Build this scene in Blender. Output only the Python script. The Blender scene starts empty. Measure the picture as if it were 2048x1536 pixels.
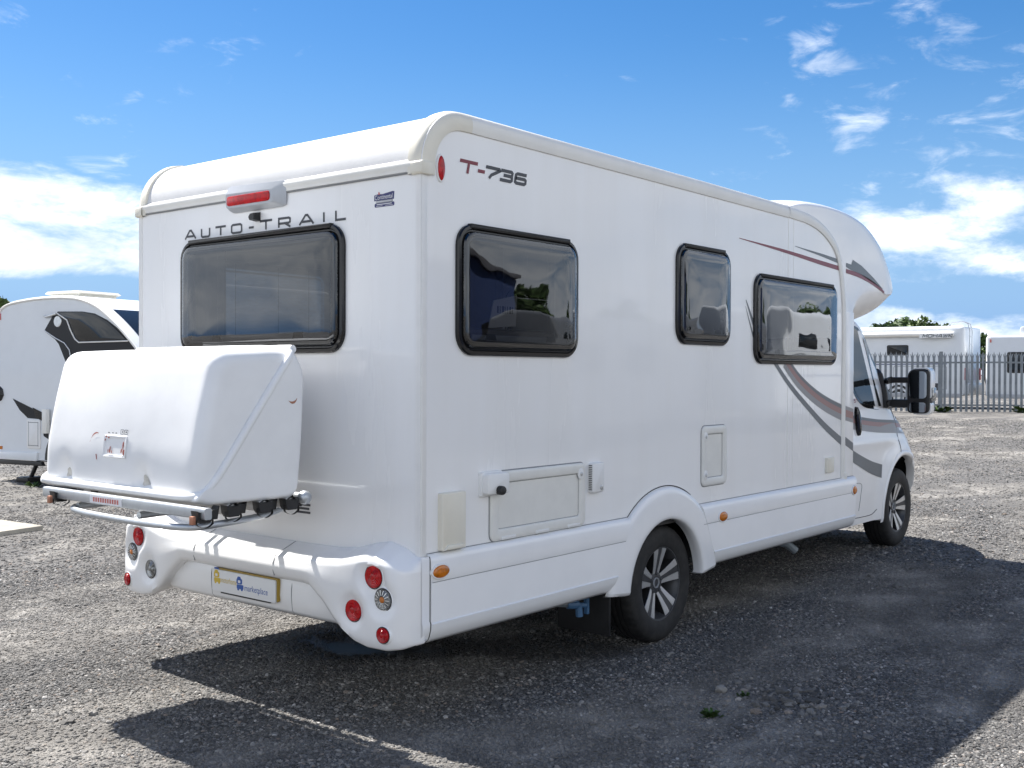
import bpy, bmesh, math, random
import numpy as np
from mathutils import Vector, Matrix
random.seed(7); rng = np.random.default_rng(11)
sc = bpy.context.scene
C = sc.collection
PI = math.pi

# ------------------------------------------------------------------ camera
CAM = np.array([-3.5008, -3.3746, 1.6144]); YAW, PITCH, ROLL, FPX = 0.6837, -0.0106, 0.0032, 2177.92
_F = np.array([math.cos(PITCH)*math.cos(YAW), math.cos(PITCH)*math.sin(YAW), math.sin(PITCH)])
_R = np.array([math.sin(YAW), -math.cos(YAW), 0.0]); _U = np.cross(_R, _F)
_c, _s = math.cos(ROLL), math.sin(ROLL)
_R, _U = _c*_R + _s*_U, -_s*_R + _c*_U
cd = bpy.data.cameras.new('camera'); cam = bpy.data.objects.new('camera', cd); C.objects.link(cam)
cam.matrix_world = Matrix(((_R[0], _U[0], -_F[0], CAM[0]), (_R[1], _U[1], -_F[1], CAM[1]), (_R[2], _U[2], -_F[2], CAM[2]), (0, 0, 0, 1)))
cd.sensor_fit = 'HORIZONTAL'; cd.sensor_width = 36; cd.lens = FPX/2048*36; cd.clip_start = 0.05; cd.clip_end = 3000
sc.camera = cam
def ray(u, v): return _F + _R*(u-1024)/FPX - _U*(v-768)/FPX            # photograph pixel -> direction
def at_depth(u, v, dep): return CAM + ray(u, v)*dep
def on_plane(u, v, o, n):
    d = ray(u, v); return CAM + d*(np.dot(np.asarray(o)-CAM, n)/np.dot(d, n))

# ------------------------------------------------------------------ sky and sun
SUN = Vector((0.045, 0.68, 1.0)).normalized()
SUN_EL = math.asin(SUN.z); SUN_AZ = math.atan2(SUN.x, SUN.y)           # azimuth from +Y towards +X
w = bpy.data.worlds.new('World'); sc.world = w; w.use_nodes = True
nt = w.node_tree; N = nt.nodes; L = nt.links
bg = N['Background']; bg.inputs['Strength'].default_value = 0.066
def nd(tree, t, **k):
    n = tree.nodes.new(t)
    for a, b in k.items(): setattr(n, a, b)
    return n
def mth(tree, op, a, b=None, c=None, clamp=False):
    n = nd(tree, 'ShaderNodeMath', operation=op); n.use_clamp = clamp
    for i, x in enumerate((a, b, c)):
        if x is None: continue
        if isinstance(x, (int, float)): n.inputs[i].default_value = x
        else: tree.links.new(x, n.inputs[i])
    return n.outputs[0]
def smap(tree, x, a, b, o0=0.0, o1=1.0):
    n = nd(tree, 'ShaderNodeMapRange', interpolation_type='SMOOTHSTEP')
    tree.links.new(x, n.inputs[0])
    for i, q in enumerate((a, b, o0, o1)):
        if isinstance(q, (int, float)): n.inputs[i+1].default_value = q
        else: tree.links.new(q, n.inputs[i+1])
    return n.outputs[0]
def mixc(tree, f, a, b, blend='MIX'):
    n = nd(tree, 'ShaderNodeMix', data_type='RGBA', blend_type=blend)
    for s, x in ((n.inputs[0], f), (n.inputs[6], a), (n.inputs[7], b)):
        if isinstance(x, (int, float)): s.default_value = x
        elif isinstance(x, tuple): s.default_value = (*x[:3], 1)
        else: tree.links.new(x, s)
    return n.outputs[2]
sky = nd(nt, 'ShaderNodeTexSky', sky_type='NISHITA'); sky.sun_disc = False
sky.sun_elevation = SUN_EL; sky.sun_rotation = SUN_AZ; sky.air_density = 1.0; sky.dust_density = 0.25; sky.ozone_density = 1.6
hsv = nd(nt, 'ShaderNodeHueSaturation'); hsv.inputs['Saturation'].default_value = 1.42; hsv.inputs['Hue'].default_value = .505; hsv.inputs['Value'].default_value = .87
L.new(sky.outputs[0], hsv.inputs['Color'])
tc = nd(nt, 'ShaderNodeTexCoord'); sep = nd(nt, 'ShaderNodeSeparateXYZ'); L.new(tc.outputs['Generated'], sep.inputs[0])
mp = nd(nt, 'ShaderNodeMapping'); mp.inputs['Scale'].default_value = (1, 1, 2.6); L.new(tc.outputs['Generated'], mp.inputs['Vector'])
def noise(tree, vec, scale, detail=6, rough=.55, dist=0.0, w4=None):
    n = nd(tree, 'ShaderNodeTexNoise')
    if w4 is not None: n.noise_dimensions = '4D'; n.inputs['W'].default_value = w4
    n.inputs['Scale'].default_value = scale; n.inputs['Detail'].default_value = detail; n.inputs['Roughness'].default_value = rough; n.inputs['Distortion'].default_value = dist
    if vec is not None: tree.links.new(vec, n.inputs['Vector'])
    return n.outputs[0]
big = noise(nt, mp.outputs[0], 2.3, 3, .5, 0, 3.1)
fine = noise(nt, mp.outputs[0], 9.0, 9, .62, .25, 1.7)
wisp = noise(nt, mp.outputs[0], 17.0, 8, .60, .5, 5.2)
z = sep.outputs['Z']
band = mth(nt, 'MULTIPLY', smap(nt, z, .045, .10), smap(nt, z, .205, .135))        # cumulus bank a little above the horizon
low = smap(nt, z, .07, .015)                                                         # distant clouds on the horizon
def dotdir(d):
    d = np.array(d, float); d = d/np.linalg.norm(d)
    dn = nd(nt, 'ShaderNodeVectorMath', operation='DOT_PRODUCT'); L.new(tc.outputs['Generated'], dn.inputs[0]); dn.inputs[1].default_value = tuple(d); return dn.outputs['Value']
def bump_dir(u, v, wid): return smap(nt, dotdir(ray(u, v)), math.cos(wid), math.cos(wid*.4))
def bl(*ts):
    r_ = None
    for x_, k_ in ts: q_ = mth(nt, 'MULTIPLY', x_, k_); r_ = q_ if r_ is None else mth(nt, 'ADD', r_, q_)
    return r_
bank = mth(nt, 'MULTIPLY', band, mth(nt, 'MAXIMUM', bump_dir(-150, 520, .30), mth(nt, 'MULTIPLY', bump_dir(2030, 485, .30), .90)))
bankA = smap(nt, bl((bank, .33), (fine, .78), (wisp, .10)), .635, .83)
south = mth(nt, 'MAXIMUM', smap(nt, dotdir((-.12, -1, .28)), .0, .62), smap(nt, dotdir((-.72, .70, .12)), .45, .90))                                   # broken cumulus out of view, as windows mirror it, widened to brighten shaded walls
southA = mth(nt, 'MULTIPLY', smap(nt, bl((south, .24), (fine, .62), (big, .28)), .465, .64), mth(nt, 'MULTIPLY', smap(nt, z, .0, .05), smap(nt, z, .78, .42)))
far_bank = smap(nt, bl((band, .22), (fine, .60), (big, .30)), .635, .79)
lowc = mth(nt, 'MULTIPLY', smap(nt, bl((low, .22), (fine, .85), (mth(nt, 'MAXIMUM', bump_dir(1990, 668, .055), bump_dir(1740, 640, .06)), .16)), .60, .80), .85)
def small(u, v, wd): return bump_dir(u, v, wd)
extra = mth(nt, 'MAXIMUM', mth(nt, 'MULTIPLY', bump_dir(1780, 230, .22), .35), mth(nt, 'MAXIMUM', mth(nt, 'MAXIMUM', small(1105, 138, .042), small(210, 300, .045)), mth(nt, 'MAXIMUM', small(1500, 310, .05), mth(nt, 'MAXIMUM', small(1640, 108, .04), small(1690, 232, .05)))))
upper = mth(nt, 'MULTIPLY', smap(nt, bl((wisp, .80), (big, .30), (extra, .10)), .650, .85), mth(nt, 'MULTIPLY', smap(nt, z, .09, .15), smap(nt, z, .50, .22)))
southA = mth(nt, 'MULTIPLY', southA, smap(nt, south, .01, .25))
cl = mth(nt, 'MAXIMUM', mth(nt, 'MAXIMUM', mth(nt, 'MAXIMUM', bankA, southA), far_bank), mth(nt, 'MAXIMUM', lowc, mth(nt, 'MULTIPLY', upper, .60)))
cl = mth(nt, 'MULTIPLY', cl, smap(nt, z, -.03, .01))
shade = smap(nt, noise(nt, mp.outputs[0], 7.5, 6, .58, .2, 8.3), .36, .64)
ccol = mixc(nt, shade, (6.2, 6.8, 7.7), (10.0, 10.2, 10.4))
base_sky = mixc(nt, smap(nt, z, .30, -.02), hsv.outputs[0], (1.72, 3.20, 5.7))     # pale blue air towards the horizon
L.new(mixc(nt, mth(nt, 'MULTIPLY', cl, .93), base_sky, ccol), bg.inputs['Color'])
sd = bpy.data.lights.new('sun', 'SUN'); sd.energy = 5.0; sd.angle = math.radians(.53); sd.color = (1.0, .955, .89)
so = bpy.data.objects.new('sun', sd); C.objects.link(so); so.rotation_euler = (-SUN).to_track_quat('-Z', 'Y').to_euler(); so.location = (0, 6, 12)
vs = sc.view_settings; vs.view_transform = 'Standard'; vs.look = 'None'; vs.exposure = 1.25; vs.gamma = 1; vs.use_curve_mapping = False
sc.render.engine = 'CYCLES'
cy = sc.cycles; cy.max_bounces = 7; cy.diffuse_bounces = 3; cy.glossy_bounces = 4; cy.transparent_max_bounces = 10; cy.transmission_bounces = 4
cy.use_denoising = True; cy.caustics_reflective = False; cy.caustics_refractive = False; cy.sample_clamp_indirect = 8; cy.adaptive_threshold = .02
try: cy.denoiser = 'OPENIMAGEDENOISE'
except Exception: pass

# ------------------------------------------------------------------ materials
MT = {}
def mat(name, col, rough=.5, metal=0.0, coat=0.0, var=0.0, vscale=3.0, bump=0.0, bscale=40.0, col2=None, streak=False, spec=.5, trans=0.0, ior=1.45, coord='Object', detail=5):
    m = bpy.data.materials.new(name); m.use_nodes = True; t = m.node_tree; b = t.nodes['Principled BSDF']
    b.inputs['Roughness'].default_value = rough; b.inputs['Metallic'].default_value = metal
    b.inputs['Coat Weight'].default_value = coat; b.inputs['Coat Roughness'].default_value = .04
    b.inputs['Specular IOR Level'].default_value = spec; b.inputs['IOR'].default_value = ior; b.inputs['Transmission Weight'].default_value = trans
    t_ = nd(t, 'ShaderNodeTexCoord'); vec = t_.outputs[coord]
    if streak:
        mpn = nd(t, 'ShaderNodeMapping'); mpn.inputs['Scale'].default_value = (1, 1, .12); t.links.new(vec, mpn.inputs[0]); svec = mpn.outputs[0]
    else: svec = vec
    f = noise(t, svec, vscale, detail, .6)
    c2 = col2 if col2 else tuple(c*(1-var) for c in col)
    cc = mixc(t, smap(t, f, .35, .68), col, c2)
    t.links.new(cc, b.inputs['Base Color'])
    r2 = mth(t, 'ADD', mth(t, 'MULTIPLY', f, .12), rough-.06); t.links.new(r2, b.inputs['Roughness'])
    if bump > 0:
        bn = nd(t, 'ShaderNodeBump'); bn.inputs['Strength'].default_value = 1.0; bn.inputs['Distance'].default_value = bump
        t.links.new(noise(t, vec, bscale, 3, .6), bn.inputs['Height']); t.links.new(bn.outputs[0], b.inputs['Normal'])
    MT[name] = m; return m
mat('white_panel', (.85, .855, .86), .26, coat=.55, var=.07, vscale=3.2, streak=True, bump=.0012, bscale=1.3, col2=(.825, .826, .822))
mat('white_gelcoat', (.86, .86, .86), .22, coat=.35, var=.03, vscale=4)
mat('white_roof', (.72, .72, .72), .42, var=.06, vscale=5, bump=.0004, bscale=90)
mat('cream_plastic', (.77, .735, .635), .38, var=.06, vscale=6)
mat('rail_white', (.80, .79, .75), .36, var=.05, vscale=5)
mat('white_plastic', (.80, .80, .79), .38, var=.04, vscale=9)
mat('hatch_plastic', (.75, .745, .71), .36, var=.05, vscale=9)
mat('box_plastic', (.83, .84, .85), .52, var=.05, vscale=3.5, bump=.0012, bscale=5)
mat('black_gloss', (.012, .012, .013), .12, var=.2, vscale=20)
mat('black_plastic', (.018, .018, .019), .42, var=.25, vscale=25, bump=.0004, bscale=300)
mat('mirror', (.42, .46, .50), .03, metal=1.0)
mat('black_void', (.006, .006, .006), .9)
mat('rubber', (.014, .014, .0145), .72, var=.35, vscale=18, col2=(.027, .026, .025), bump=.0006, bscale=160)
mat('silver', (.62, .64, .65), .30, metal=.9, var=.12, vscale=30)
mat('alu_tube', (.50, .53, .56), .40, metal=.7, var=.1, vscale=14)
mat('silver_grey', (.42, .44, .47), .35, metal=.25, var=.06, vscale=12)
mat('machined', (.66, .66, .65), .32, metal=.6, var=.08, vscale=40)
mat('wheel_grey', (.075, .077, .082), .36, metal=.3, var=.15, vscale=40)
mat('seam', (.25, .26, .27), .7)
mat('seam_dark', (.05, .05, .052), .8)
mat('decal_dark', (.045, .048, .058), .32)
mat('decal_grey', (.135, .15, .165), .34)
mat('decal_red', (.20, .028, .045), .34)
mat('decal_red_grey', (.30, .17, .16), .34)
mat('decal_mid', (.27, .27, .28), .34)
mat('decal_navy', (.03, .035, .14), .4)
mat('decal_white', (.8, .8, .82), .4)
mat('plate_white', (.74, .75, .76), .35)
mat('plate_yellow_edge', (.36, .24, .035), .4)
mat('print_yellow', (.62, .44, .05), .4)
mat('print_blue', (.03, .10, .36), .4)
mat('sticker_red', (.55, .16, .14), .4)
mat('scar_red', (.42, .10, .07), .6, var=.4, vscale=60)
mat('grime', (.40, .37, .32), .6, var=.3, vscale=30)
mat('grime_light', (.62, .60, .55), .6, var=.25, vscale=30)
mat('red_lens', (.55, .003, .008), .16, coat=.0, var=.45, vscale=38)
mat('red_reflector', (.42, .006, .012), .22, var=.1, vscale=40)
mat('clear_lens', (.36, .37, .37), .10, metal=.55, var=.6, vscale=55)
mat('amber_lens', (.62, .18, .008), .14, coat=.5, var=.4, vscale=45)
mat('amber_bulb', (.5, .16, .03), .3)
mat('blue_plastic', (.08, .18, .33), .4, var=.1)
mat('pipe_grey', (.22, .25, .27), .45, var=.1)
mat('copper', (.42, .20, .13), .35, metal=.6)
mat('interior_dark', (.05, .048, .046), .8, var=.2)
mat('interior_seat', (.22, .20, .18), .85, var=.2, vscale=8)
mat('interior_wood', (.30, .21, .12), .45, var=.2, vscale=4)
mat('curtain', (.36, .36, .37), .8, var=.2)
mat('chassis', (.02, .02, .02), .7)
mat('galvanised', (.21, .235, .26), .45, metal=.45, var=.28, vscale=4, bump=.0006, bscale=60)
mat('concrete', (.40, .37, .31), .85, var=.25, vscale=5, bump=.003, bscale=40)
mat('dark_paint', (.010, .011, .014), .32, spec=.3)
mat('caravan_white', (.72, .75, .78), .30, coat=.3, var=.03)
mat('dark_grey_window', (.012, .015, .017), .05, spec=.6)
mat('cabin_blue', (.035, .055, .14), .5, var=.12, vscale=2)
mat('cabin_roof', (.12, .12, .13), .6, var=.1)
mat('van_grey', (.20, .21, .225), .25, coat=.6, var=.05)
mat('bark', (.09, .065, .045), .9, var=.4, vscale=9, bump=.01, bscale=14)
mat('leaf', (.060, .105, .022), .6, col2=(.028, .062, .014), vscale=1.3, detail=4)
mat('leaf_light', (.095, .14, .03), .6, col2=(.045, .085, .018), vscale=1.6, detail=4)
mat('weed', (.08, .15, .03), .6, var=.4, vscale=20)
def glassmat(name, tint, refl=1.0, rough=.02, wav=0.0, wsc=3.0):
    """tinted acrylic or glass sheet: Fresnel reflection over a tinted see-through layer"""
    m = bpy.data.materials.new(name); m.use_nodes = True; t = m.node_tree; t.nodes.remove(t.nodes['Principled BSDF'])
    fr = nd(t, 'ShaderNodeFresnel'); fr.inputs[0].default_value = 1.52
    g = nd(t, 'ShaderNodeBsdfGlossy'); g.inputs['Roughness'].default_value = rough; g.inputs['Color'].default_value = (.95, .97, 1, 1)
    tr = nd(t, 'ShaderNodeBsdfTransparent'); tr.inputs[0].default_value = (*tint, 1)
    mx = nd(t, 'ShaderNodeMixShader'); t.links.new(mth(t, 'MULTIPLY', fr.outputs[0], refl*1.6, clamp=True), mx.inputs[0])   # both faces of the sheet reflect
    t.links.new(tr.outputs[0], mx.inputs[1]); t.links.new(g.outputs[0], mx.inputs[2])
    if wav:
        t_ = nd(t, 'ShaderNodeTexCoord'); bn = nd(t, 'ShaderNodeBump'); bn.inputs['Distance'].default_value = wav
        t.links.new(noise(t, t_.outputs['Object'], wsc, 2, .4), bn.inputs['Height']); t.links.new(bn.outputs[0], g.inputs['Normal']); t.links.new(bn.outputs[0], fr.inputs['Normal'])
    t.links.new(mx.outputs[0], t.nodes['Material Output'].inputs[0]); MT[name] = m
glassmat('acrylic', (.31, .315, .322), 1.0, .015, .004, 2.2)
glassmat('cab_glass', (.28, .36, .36), 1.0, .01)

# ------------------------------------------------------------------ mesh builder
class MB:
    def __init__(s): s.v = []; s.f = []
    def add(s, vs_, fs_):
        o = len(s.v); s.v += [tuple(map(float, p)) for p in vs_]; s.f += [tuple(i+o for i in f) for f in fs_]; return s
    def rows(s, rows, close=False, cap0=False, cap1=False):
        n = len(rows[0]); vs_ = [p for r in rows for p in r]; fs_ = []
        for i in range(len(rows)-1):
            for j in range(n if close else n-1):
                a = i*n+j; b = i*n+(j+1) % n; fs_.append((a, b, b+n, a+n))
        if cap0: fs_.append(tuple(range(n))[::-1])
        if cap1: fs_.append(tuple(range((len(rows)-1)*n, len(rows)*n)))
        return s.add(vs_, fs_)
    def prism(s, poly, m, d0, d1, bev=0.0, back=False):
        rows = [[m(a, b, d0) for a, b in poly]]
        if bev > 0:
            rows.append([m(a, b, d1-bev) for a, b in poly]); q = offset(poly, -bev*.35); rows.append([m(a, b, d1-bev*.3) for a, b in q])
            q = offset(poly, -bev); rows.append([m(a, b, d1) for a, b in q])
        else: rows.append([m(a, b, d1) for a, b in poly])
        return s.rows(rows, True, back, True)
    def loft(s, polys_d, m, cap=True, back=False): return s.rows([[m(a, b, d) for a, b in p] for p, d in polys_d], True, back, cap)
    def tube(s, path, r, n=10, caps=True, closed=False):
        P = [Vector(p) for p in path]; rows = []; k = len(P); up = None
        for i, p in enumerate(P):
            a = P[(i-1) % k] if (i or closed) else P[0]; b = P[(i+1) % k] if (i < k-1 or closed) else P[-1]
            t = (b-a).normalized()
            if up is None: up = Vector((0, 0, 1)) if abs(t.z) < .9 else Vector((1, 0, 0))
            x = t.cross(up).normalized(); y = x.cross(t).normalized(); up = y
            rr = r[i] if isinstance(r, (list, tuple)) else r
            rows.append([p + x*rr*math.cos(q*2*PI/n) + y*rr*math.sin(q*2*PI/n) for q in range(n)])
        if closed: rows.append(rows[0])
        return s.rows(rows, True, caps and not closed, caps and not closed)
    def lathe(s, prof, o, ax, n=32, cap0=False, cap1=False):
        o = Vector(o); ax = Vector(ax).normalized(); e = Vector((0, 0, 1)) if abs(ax.z) < .9 else Vector((1, 0, 0)); x = ax.cross(e).normalized(); y = ax.cross(x)
        return s.rows([[o + ax*h + (x*math.cos(k*2*PI/n) + y*math.sin(k*2*PI/n))*r for k in range(n)] for r, h in prof], True, cap0, cap1)
    def box(s, x0, x1, y0, y1, z0, z1, bev=0.0, m=None):
        bm = bmesh.new(); bmesh.ops.create_cube(bm, size=1)
        for v in bm.verts: v.co = Vector(((x0+x1)/2+v.co.x*(x1-x0), (y0+y1)/2+v.co.y*(y1-y0), (z0+z1)/2+v.co.z*(z1-z0)))
        if bev: bmesh.ops.bevel(bm, geom=bm.edges[:], offset=bev, segments=2, affect='EDGES', profile=.6)
        bm.verts.index_update(); s.add([(m(*v.co) if m else v.co) for v in bm.verts], [[v.index for v in f.verts] for f in bm.faces]); bm.free(); return s
    def build(s, name, material, parent=None, ang=35, weld=False):
        me = bpy.data.meshes.new(name); me.from_pydata(s.v, [], s.f)
        bm = bmesh.new(); bm.from_mesh(me)
        if weld: bmesh.ops.remove_doubles(bm, verts=bm.verts, dist=1e-4)
        bmesh.ops.recalc_face_normals(bm, faces=bm.faces); bm.to_mesh(me); bm.free()
        me.polygons.foreach_set('use_smooth', [True]*len(me.polygons)); me.set_sharp_from_angle(angle=math.radians(ang)); me.update()
        me.materials.append(MT[material] if isinstance(material, str) else material)
        return link(bpy.data.objects.new(name, me), parent)
def world_loc(o):
    p = Vector((0, 0, 0))
    while o: p += Vector(o.location) if o.type == 'EMPTY' and not o.get('_local') else Vector((0, 0, 0)); o = o.parent
    return p
def link(o, parent=None):
    C.objects.link(o)
    if parent:
        o.parent = parent
        if parent.type == 'EMPTY': o.matrix_parent_inverse = Matrix.Translation(-Vector(parent.location)) if not parent.parent else Matrix.Identity(4)
    return o
def thing(name, label, cat, loc=(0, 0, 0), group=None):
    o = bpy.data.objects.new(name, None); C.objects.link(o); o.location = loc; o.empty_display_size = .2
    return tag(o, label, cat, group)
def tag(o, label=None, cat=None, group=None, kind=None):
    for k, q in (('label', label), ('category', cat), ('group', group), ('kind', kind)):
        if q: o[k] = q
    return o
def offset(poly, d):
    """polygon grown (d>0) or shrunk along its vertex normals"""
    n = len(poly); area = sum(poly[i][0]*poly[(i+1) % n][1]-poly[(i+1) % n][0]*poly[i][1] for i in range(n)); sg = 1 if area > 0 else -1; out = []
    for i in range(n):
        a, b, c = poly[i-1], poly[i], poly[(i+1) % n]
        e1 = (b[0]-a[0], b[1]-a[1]); e2 = (c[0]-b[0], c[1]-b[1]); l1 = math.hypot(*e1) or 1e-9; l2 = math.hypot(*e2) or 1e-9
        n1 = (e1[1]/l1, -e1[0]/l1); n2 = (e2[1]/l2, -e2[0]/l2); k = 1+n1[0]*n2[0]+n1[1]*n2[1]; k = max(k, .35)
        out.append((b[0]+sg*d*(n1[0]+n2[0])/k, b[1]+sg*d*(n1[1]+n2[1])/k))
    return out
def round_poly(pts, r, n=5):
    out = []; k = len(pts)
    for i in range(k):
        a, b, c = (np.array(pts[i-1], float), np.array(pts[i], float), np.array(pts[(i+1) % k], float)); rr = r[i] if isinstance(r, list) else r
        u = (a-b)/np.linalg.norm(a-b); v = (c-b)/np.linalg.norm(c-b); l = min(rr, .45*np.linalg.norm(a-b), .45*np.linalg.norm(c-b)); p, q = b+u*l, b+v*l
        for j in range(n+1): t = j/n; out.append(tuple((1-t)**2*p+2*t*(1-t)*b+t*t*q))
    return out
def rrect(x0, z0, x1, z1, r, n=6):
    p = []
    for cx, cz, a0 in ((x1-r, z0+r, -PI/2), (x1-r, z1-r, 0), (x0+r, z1-r, PI/2), (x0+r, z0+r, PI)):
        for i in range(n+1): a = a0+i*PI/2/n; p.append((cx+r*math.cos(a), cz+r*math.sin(a)))
    return p
def ellipse(cx, cz, rx, rz, n=28): return [(cx+rx*math.cos(i*2*PI/n), cz+rz*math.sin(i*2*PI/n)) for i in range(n)]
def scale_poly(poly, k):
    cx = sum(p[0] for p in poly)/len(poly); cz = sum(p[1] for p in poly)/len(poly); return [(cx+(a-cx)*k, cz+(b-cz)*k) for a, b in poly]
def interp(x, xs, ys): return float(np.interp(x, xs, ys))
def smooth_path(pts, n=6, closed=False):
    """Catmull-Rom through the points"""
    P = [np.array(p, float) for p in pts]; out = []; k = len(P)
    for i in range(k if closed else k-1):
        p0 = P[i-1] if (i > 0 or closed) else 2*P[0]-P[1]; p1 = P[i]; p2 = P[(i+1) % k]; p3 = P[(i+2) % k] if (i+2 < k or closed) else 2*P[-1]-P[-2]
        for j in range(n):
            t = j/n; out.append(.5*((2*p1)+(-p0+p2)*t+(2*p0-5*p1+4*p2-p3)*t*t+(-p0+3*p1-3*p2+p3)*t**3))
    if not closed: out.append(P[-1])
    return [tuple(p) for p in out]
def thick(pl, t):
    """thick polyline with mitred joints -> list of quads' corner points"""
    P = [Vector((a, b)) for a, b in pl]; closed = (P[0]-P[-1]).length < 1e-6 and len(P) > 2
    if closed: P = P[:-1]
    Lf, Rt = [], []; n = len(P)
    for i in range(n):
        a = P[i-1] if (i or closed) else None; c = P[(i+1) % n] if (i < n-1 or closed) else None
        d1 = (P[i]-a).normalized() if a is not None else None; d2 = (c-P[i]).normalized() if c is not None else None
        d1 = d1 or d2; d2 = d2 or d1; n1 = Vector((-d1.y, d1.x)); n2 = Vector((-d2.y, d2.x)); mt = (n1+n2)/max(1+n1.dot(n2), .3)
        Lf.append(P[i]+mt*t/2); Rt.append(P[i]-mt*t/2)
    q = []
    for i in range(n if closed else n-1): j = (i+1) % n; q.append([Lf[i], Rt[i], Rt[j], Lf[j]])
    return q
GL = {  # wide square letterforms as strokes in a unit box
 'A': [[(.0, 0), (.43, .96), (.57, .96), (1, 0)], [(.2, .3), (.8, .3)]], 'U': [[(.06, 1), (.06, .2), (.16, .05), (.84, .05), (.94, .2), (.94, 1)]],
 'T': [[(0, .95), (1, .95)], [(.5, .95), (.5, 0)]], 'O': [[(.16, .05), (.84, .05), (.95, .18), (.95, .82), (.84, .95), (.16, .95), (.05, .82), (.05, .18), (.16, .05)]],
 '-': [[(.0, .42), (1, .42)]], 'R': [[(.06, 0), (.06, .95), (.85, .95), (.95, .85), (.95, .52), (.85, .42), (.06, .42)], [(.55, .42), (.97, 0)]],
 'I': [[(.5, 0), (.5, 1)]], 'L': [[(.06, 1), (.06, .05), (1, .05)]], 'E': [[(1, .95), (.06, .95), (.06, .05), (1, .05)], [(.06, .5), (.92, .5)]],
 '7': [[(0, .9), (.9, .9), (.95, .78), (.42, .3), (.3, 0)]], '3': [[(0, .9), (.85, .9), (.93, .8), (.93, .62), (.83, .52), (.25, .52)], [(.83, .52), (.94, .4), (.94, .2), (.85, .1), (0, .1)]],
 '6': [[(.95, .9), (.2, .9), (.08, .78), (.08, .2), (.18, .1), (.84, .1), (.93, .2), (.93, .42), (.84, .52), (.08, .52)]],
 'M': [[(.04, 0), (.04, 1), (.5, .3), (.96, 1), (.96, 0)]], 'H': [[(.05, 0), (.05, 1)], [(.95, 0), (.95, 1)], [(.05, .5), (.95, .5)]],
 'W': [[(.0, 1), (.25, 0), (.5, .8), (.75, 0), (1, 1)]], 'K': [[(.05, 0), (.05, 1)], [(.95, 1), (.1, .45), (.95, 0)]], 'S': [[(1, .95), (.1, .95), (.05, .6), (.95, .42), (.95, .05), (0, .05)]]}
def letter(mb, ch, m, x, z0, wd, h, t, d, shear=0.0):
    for k, pl in enumerate(GL[ch]):
        for q in thick([(a*wd, b*h) for a, b in pl], t):
            mb.add([m(x+p.x+shear*p.y, z0+p.y, d+k*.0004) for p in q], [(0, 1, 2, 3)])
def word(mb, items, m, z0, h, t, d, shear=0.0):
    for ch, x, wd in items: letter(mb, ch, m, x, z0, wd, h, t, d, shear)
def text_mb(string, size, m, d, wscale=1.0):
    cu = bpy.data.curves.new('txt', 'FONT'); cu.body = string; cu.size = size; cu.resolution_u = 3
    o = bpy.data.objects.new('txt', cu); C.objects.link(o); bpy.context.view_layer.update()
    me = bpy.data.meshes.new_from_object(o); bpy.data.objects.remove(o)
    mb = MB().add([m(v.co.x*wscale, v.co.y, d) for v in me.vertices], [tuple(p.vertices) for p in me.polygons]); bpy.data.meshes.remove(me); return mb
def holed(mb, outer, holes, m, d=0.0):
    bm = bmesh.new(); es = []
    for lp in [outer]+holes:
        vv = [bm.verts.new((a, b, 0)) for a, b in lp]; es += [bm.edges.new((vv[i], vv[(i+1) % len(vv)])) for i in range(len(vv))]
    bmesh.ops.triangle_fill(bm, use_beauty=True, use_dissolve=False, edges=es)
    bm.verts.index_update(); mb.add([m(v.co.x, v.co.y, d) for v in bm.verts], [[v.index for v in f.verts] for f in bm.faces]); bm.free(); return mb
SIDE = lambda a, b, d: (a, -d, b)
BW = 2.24
LEFT = lambda a, b, d: (a, BW+d, b)
REAR = lambda a, b, d: (-d, a, b)

# ------------------------------------------------------------------ ground
def sstep(a, b, x): t = np.clip((x-a)/(b-a), 0, 1); return t*t*(3-2*t)
def ghash(x, y):
    return (np.sin(x*1.7+y*.6)*.5+np.sin(x*.55-y*1.35+1.3)*.7+np.sin(x*3.1+y*2.3+.4)*.25+np.sin(-x*2.2+y*3.7)*.2)
PUD = [(.66, 1.30), (.70, 1.62), (.88, 1.74), (1.06, 1.62), (1.22, 1.28), (1.30, .98), (1.16, .86), (1.00, 1.0), (.86, 1.12)]
PUDS = smooth_path(PUD, 5, True)
_pp = np.array(PUDS)
def pud_depth(x, y):
    """signed: >0 inside the puddle hollow"""
    d = np.min(np.hypot(np.subtract.outer(x, _pp[:, 0]), np.subtract.outer(y, _pp[:, 1])), axis=-1)
    ins = np.zeros(np.shape(x), bool); n = len(_pp)
    for i in range(n):
        x1, y1 = _pp[i]; x2, y2 = _pp[(i+1) % n]
        ins ^= ((y1 > y) != (y2 > y)) & (x < (x2-x1)*(y-y1)/(y2-y1+1e-12)+x1)
    return np.where(ins, d, -d)
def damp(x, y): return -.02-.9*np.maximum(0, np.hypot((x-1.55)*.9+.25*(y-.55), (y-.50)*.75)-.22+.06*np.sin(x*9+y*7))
def gz(x, y):
    x = np.asarray(x, float); y = np.asarray(y, float)
    near = (np.abs(x-3) < 12) & (np.abs(y) < 12)
    base = .055*sstep(3.2, 6.2, x)+.40*sstep(9, 28, x) - .012*ghash(x, y)*np.where(near, .5, 1.2)*.6
    return base
def gz1(x, y): return float(gz(np.array([x]), np.array([y]))[0])
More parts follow.
